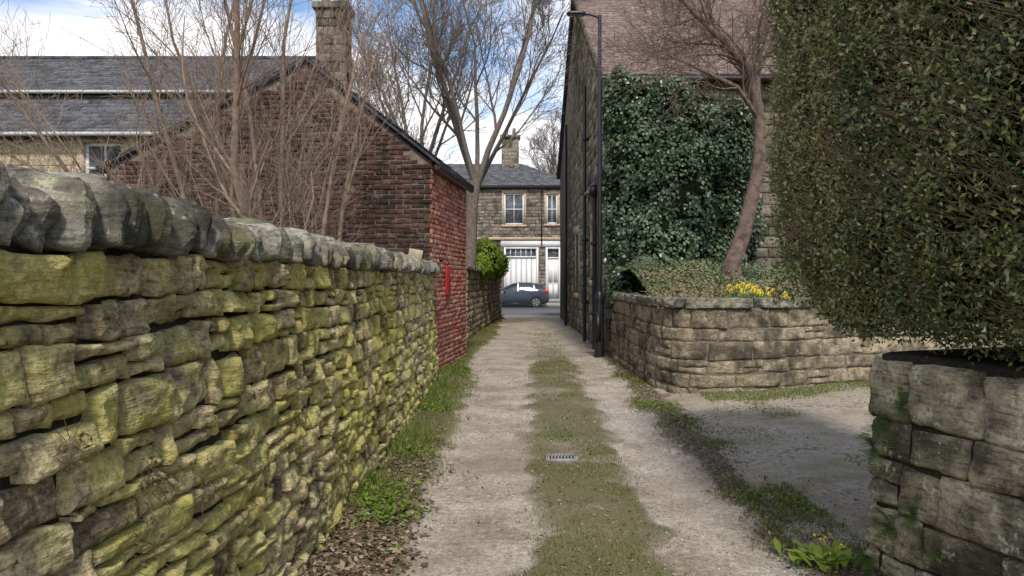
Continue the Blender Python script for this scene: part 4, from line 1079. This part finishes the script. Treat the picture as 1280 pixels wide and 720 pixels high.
mb = MB()
for k in range(60):
    xx = random.uniform(-120, 120); yy = random.uniform(110, 150); s = random.uniform(3, 6)
    n = 160; S = rng.normal(size=(n, 3)); S /= np.linalg.norm(S, axis=1)[:, None]
    leaves(mb, np.array([xx, yy, s]) + S * s * rng.random((n, 1)) ** .4, rng.normal(size=(n, 3)), rng.uniform(.8, 1.6, n), .7)
mb.out('distant_trees', leaf_mat('distant_foliage', [(.06, .06, .045), (.10, .09, .07), (.12, .13, .07)], .8, 0, .2))

# ------------------------------------------------------------ parked car (facing left)
pc = grp('parked_car'); cx0, cy0, cz0 = .18, 44.9, -.022
M_car = plain('car_paint', (.075, .095, .13), .25, .6, .4, var=.05); M_tyre = plain('tyre', (.02, .02, .02), .8); M_rim = plain('alloy', (.45, .46, .48), .35, .5, .7); M_tail = plain('tail_light', (.5, .01, .01), .2, .6)
M_cg = plain('car_glass', (.015, .018, .022), .05, .8, var=.1)
st = [(-2.02, .36, .60, .62, .60, .45), (-1.95, .24, .70, .73, .74, .6), (-1.75, .20, .80, .84, .81, .66), (-1.35, .18, .88, .93, .85, .7), (-.95, .18, .94, .99, .86, .72), (-.45, .18, .96, 1.27, .865, .66),
      (-.1, .18, .965, 1.42, .865, .61), (.3, .18, .975, 1.475, .865, .60), (.8, .18, .99, 1.47, .865, .60), (1.3, .18, 1.01, 1.42, .86, .59), (1.62, .19, 1.03, 1.35, .84, .58), (1.85, .22, 1.03, 1.10, .80, .64),
      (1.97, .30, .92, .96, .76, .68), (2.02, .42, .74, .78, .72, .66)]
rings = []
for (x, b, belt, rf, w, wr) in st:
    half = [(0, b), (w * .82, b), (w * .97, b + .10), (w, b + (belt - b) * .45), (w * .995, b + (belt - b) * .8), (w * .955, belt), ((w * .955 + wr) / 2 + .02, (belt + rf) / 2), (wr, rf - .035), (wr * .8, rf), (0, rf + .015)]
    rings.append([(x, y, z) for y, z in half] + [(x, -y, z) for y, z in half[-2:0:-1]])
nr = len(rings[0]); V = np.array(rings).reshape(-1, 3); Fb = []; Fg = []
for i in range(len(st) - 1):
    xm = (st[i][0] + st[i + 1][0]) / 2
    for j in range(nr):
        f = [i * nr + j, (i + 1) * nr + j, (i + 1) * nr + (j + 1) % nr, i * nr + (j + 1) % nr]
        jj = j if j < 9 else nr - 1 - j
        side = jj in (5, 6) and -.95 <= xm <= 1.5
        top = jj in (7, 8) and (-.95 < xm < -.1 or 1.6 < xm < 1.86)
        (Fg if side or top else Fb).append(f)
V = V + [cx0, cy0, cz0]
caps = [list(range(nr))[::-1], [(len(st) - 1) * nr + j for j in range(nr)]]
mk('car_body', V, [np.array(Fb), np.array(caps)], M_car, None, True, pc)
mk('car_windows', V, np.array(Fg), M_cg, None, False, pc)
mt = MB(); mri = MB(); mar = MB(); mtr = MB()
for wx in (-1.27, 1.24):
    for sy in (-1, 1):
        c = np.array([cx0 + wx, cy0 + sy * .74, cz0 + .31])
        tube(mt, [c + [0, sy * .135, 0], c - [0, sy * .1, 0]], [.31, .31], 24, cap=True)
        tube(mar, [c + [0, sy * .125, .02], c - [0, sy * .1, -.02]], [.365, .365], 24, cap=True)
        o_ = c + [0, sy * .142, 0]
        tube(mri, [c + [0, sy * .137, 0], o_], [.06, .05], 12, cap=True)
        for k in range(5):
            a = k * 2 * math.pi / 5; dv = np.array([math.cos(a), 0, math.sin(a)]); pv = np.array([-math.sin(a), 0, math.cos(a)])
            mri.add([o_ + pv * .03, o_ - pv * .03, o_ + dv * .2 - pv * .045, o_ + dv * .2 + pv * .045], [[0, 1, 2, 3]])
        tt = np.linspace(0, 2 * math.pi, 25)
        ri = np.array([o_ + np.array([math.cos(q), 0, math.sin(q)]) * .19 for q in tt]); ro = np.array([o_ + np.array([math.cos(q), 0, math.sin(q)]) * .22 for q in tt]); i = np.arange(24)
        mri.add(np.concatenate([ri, ro]), np.stack([i, i + 1, i + 26, i + 25], -1))
for sy in (-1, 1):
    def side(x0, x1, z0, z1, d=.868, t=.01): addbox(mtr, idm, cx0 + x0, cx0 + x1, cz0 + z0, cz0 + z1, cy0 + sy * d, cy0 + sy * (d + t))
    side(-.95, -.94, .3, .92, .862); side(.18, .19, .25, .95, .862); side(1.0, 1.01, .62, .96, .86); side(-.85, .85, .19, .27, .86)
mt.out('tyres', M_tyre, pc); mar.out('wheel_arches', M_black, pc); mri.out('wheel_rims', M_rim, pc); mtr.out('door_gaps', M_black, pc)
mb = MB()
for sy in (-1, 1):
    for xb, w in ((.18, .05), (1.12, .06)):
        zt = 1.44 if xb < 1 else 1.40
        mb.add([(cx0 + xb - w, cy0 + sy * .838, cz0 + .97), (cx0 + xb + w, cy0 + sy * .838, cz0 + .97), (cx0 + xb + w * .8, cy0 + sy * .745, cz0 + 1.21), (cx0 + xb - w * .8, cy0 + sy * .745, cz0 + 1.21), (cx0 + xb + w * .7, cy0 + sy * .62, cz0 + zt), (cx0 + xb - w * .7, cy0 + sy * .62, cz0 + zt)], [[0, 1, 2, 3], [3, 2, 4, 5]])
    blob(mb, (cx0 - .62, cy0 + sy * .96, cz0 + .98), (.06, .09, .06), rnd=.5, amp=0, T=T3)
    addbox(mb, idm, cx0 + .0, cx0 + .14, cz0 + .82, cz0 + .85, cy0 + sy * .86, cy0 + sy * .885); addbox(mb, idm, cx0 + .86, cx0 + .98, cz0 + .84, cz0 + .87, cy0 + sy * .86, cy0 + sy * .885)
mb.out('pillars_mirrors', M_car, pc)
mb = MB()
for sy in (-1, 1): blob(mb, (cx0 + 1.86, cy0 + sy * .74, cz0 + .93), (.13, .07, .13), rnd=.4, amp=0, T=T3)
mb.out('tail_lights', M_tail, pc)
mb = MB()
for sy in (-1, 1): blob(mb, (cx0 - 1.82, cy0 + sy * .68, cz0 + .70), (.18, .09, .06), rnd=.5, amp=0, T=T3)
mb.out('headlights', M_white, pc)
box('number_plate', idm, cx0 + 2.0, cx0 + 2.03, cz0 + .6, cz0 + .71, cy0 - .26, cy0 + .26, plain('plate_yellow', (.7, .5, .05), .5), pc)

# ------------------------------------------------------------ light and sky
SE, SA = math.radians(48), math.radians(176)   # elevation, azimuth clockwise from +Y
w = bpy.data.worlds.new('World'); scene.world = w; w.use_nodes = True; nt = w.node_tree; nt.nodes.clear()
sky = N(nt, 'ShaderNodeTexSky', sky_type='NISHITA'); sky.sun_disc = False; sky.sun_elevation = SE; sky.sun_rotation = SA
co = N(nt, 'ShaderNodeTexCoord').outputs['Generated']
mp = N(nt, 'ShaderNodeMapping'); mp.inputs['Scale'].default_value = (1, 1, 2.2); mp.inputs['Location'].default_value = (.35, .2, .1); nt.links.new(co, mp.inputs['Vector'])
n1 = noise(nt, 2.4, 6, .6, mp.outputs[0], .3); n2 = noise(nt, 6, 4, .6, mp.outputs[0])
sx = N(nt, 'ShaderNodeSeparateXYZ'); nt.links.new(co, sx.inputs[0])
hz = ramp(nt, sx.outputs[2], [(.0, .26), (.28, .09), (.5, 0.)])
f = ramp(nt, mathn(nt, 'ADD', n1, hz), [(.47, 0), (.62, 1)])
cl = ramp(nt, n2, [(.3, (6.6, 6.6, 6.9)), (.6, (9.2, 9.0, 8.9))])
skc = mix(nt, 1., sky.outputs[0], (1.1, 1.2, 1.3), 'MULTIPLY')
c = mix(nt, mathn(nt, 'MULTIPLY', f, .94), skc, cl)
bgn = N(nt, 'ShaderNodeBackground'); bgn.inputs['Strength'].default_value = .15; nt.links.new(c, bgn.inputs['Color'])
ow = N(nt, 'ShaderNodeOutputWorld'); nt.links.new(bgn.outputs[0], ow.inputs['Surface'])
L = bpy.data.lights.new('sun', 'SUN'); L.energy = 3.0; L.angle = math.radians(7); L.color = (1, .93, .82)
lo = bpy.data.objects.new('sun', L); scene.collection.objects.link(lo)
dirv = Vector((math.sin(SA) * math.cos(SE), math.cos(SA) * math.cos(SE), math.sin(SE)))
lo.rotation_euler = dirv.to_track_quat('Z', 'Y').to_euler()

cam = bpy.data.cameras.new('camera'); cam.sensor_width = 36; cam.lens = 36 * 931 / 1280; cam.clip_end = 4000; cam.clip_start = .05
co_ = bpy.data.objects.new('camera', cam); scene.collection.objects.link(co_)
co_.location = (0, 0, 1.6); co_.rotation_euler = (math.radians(90 - .615), 0, 0); scene.camera = co_
scene.view_settings.view_transform = 'Standard'; scene.view_settings.look = 'None'; scene.view_settings.exposure = 0
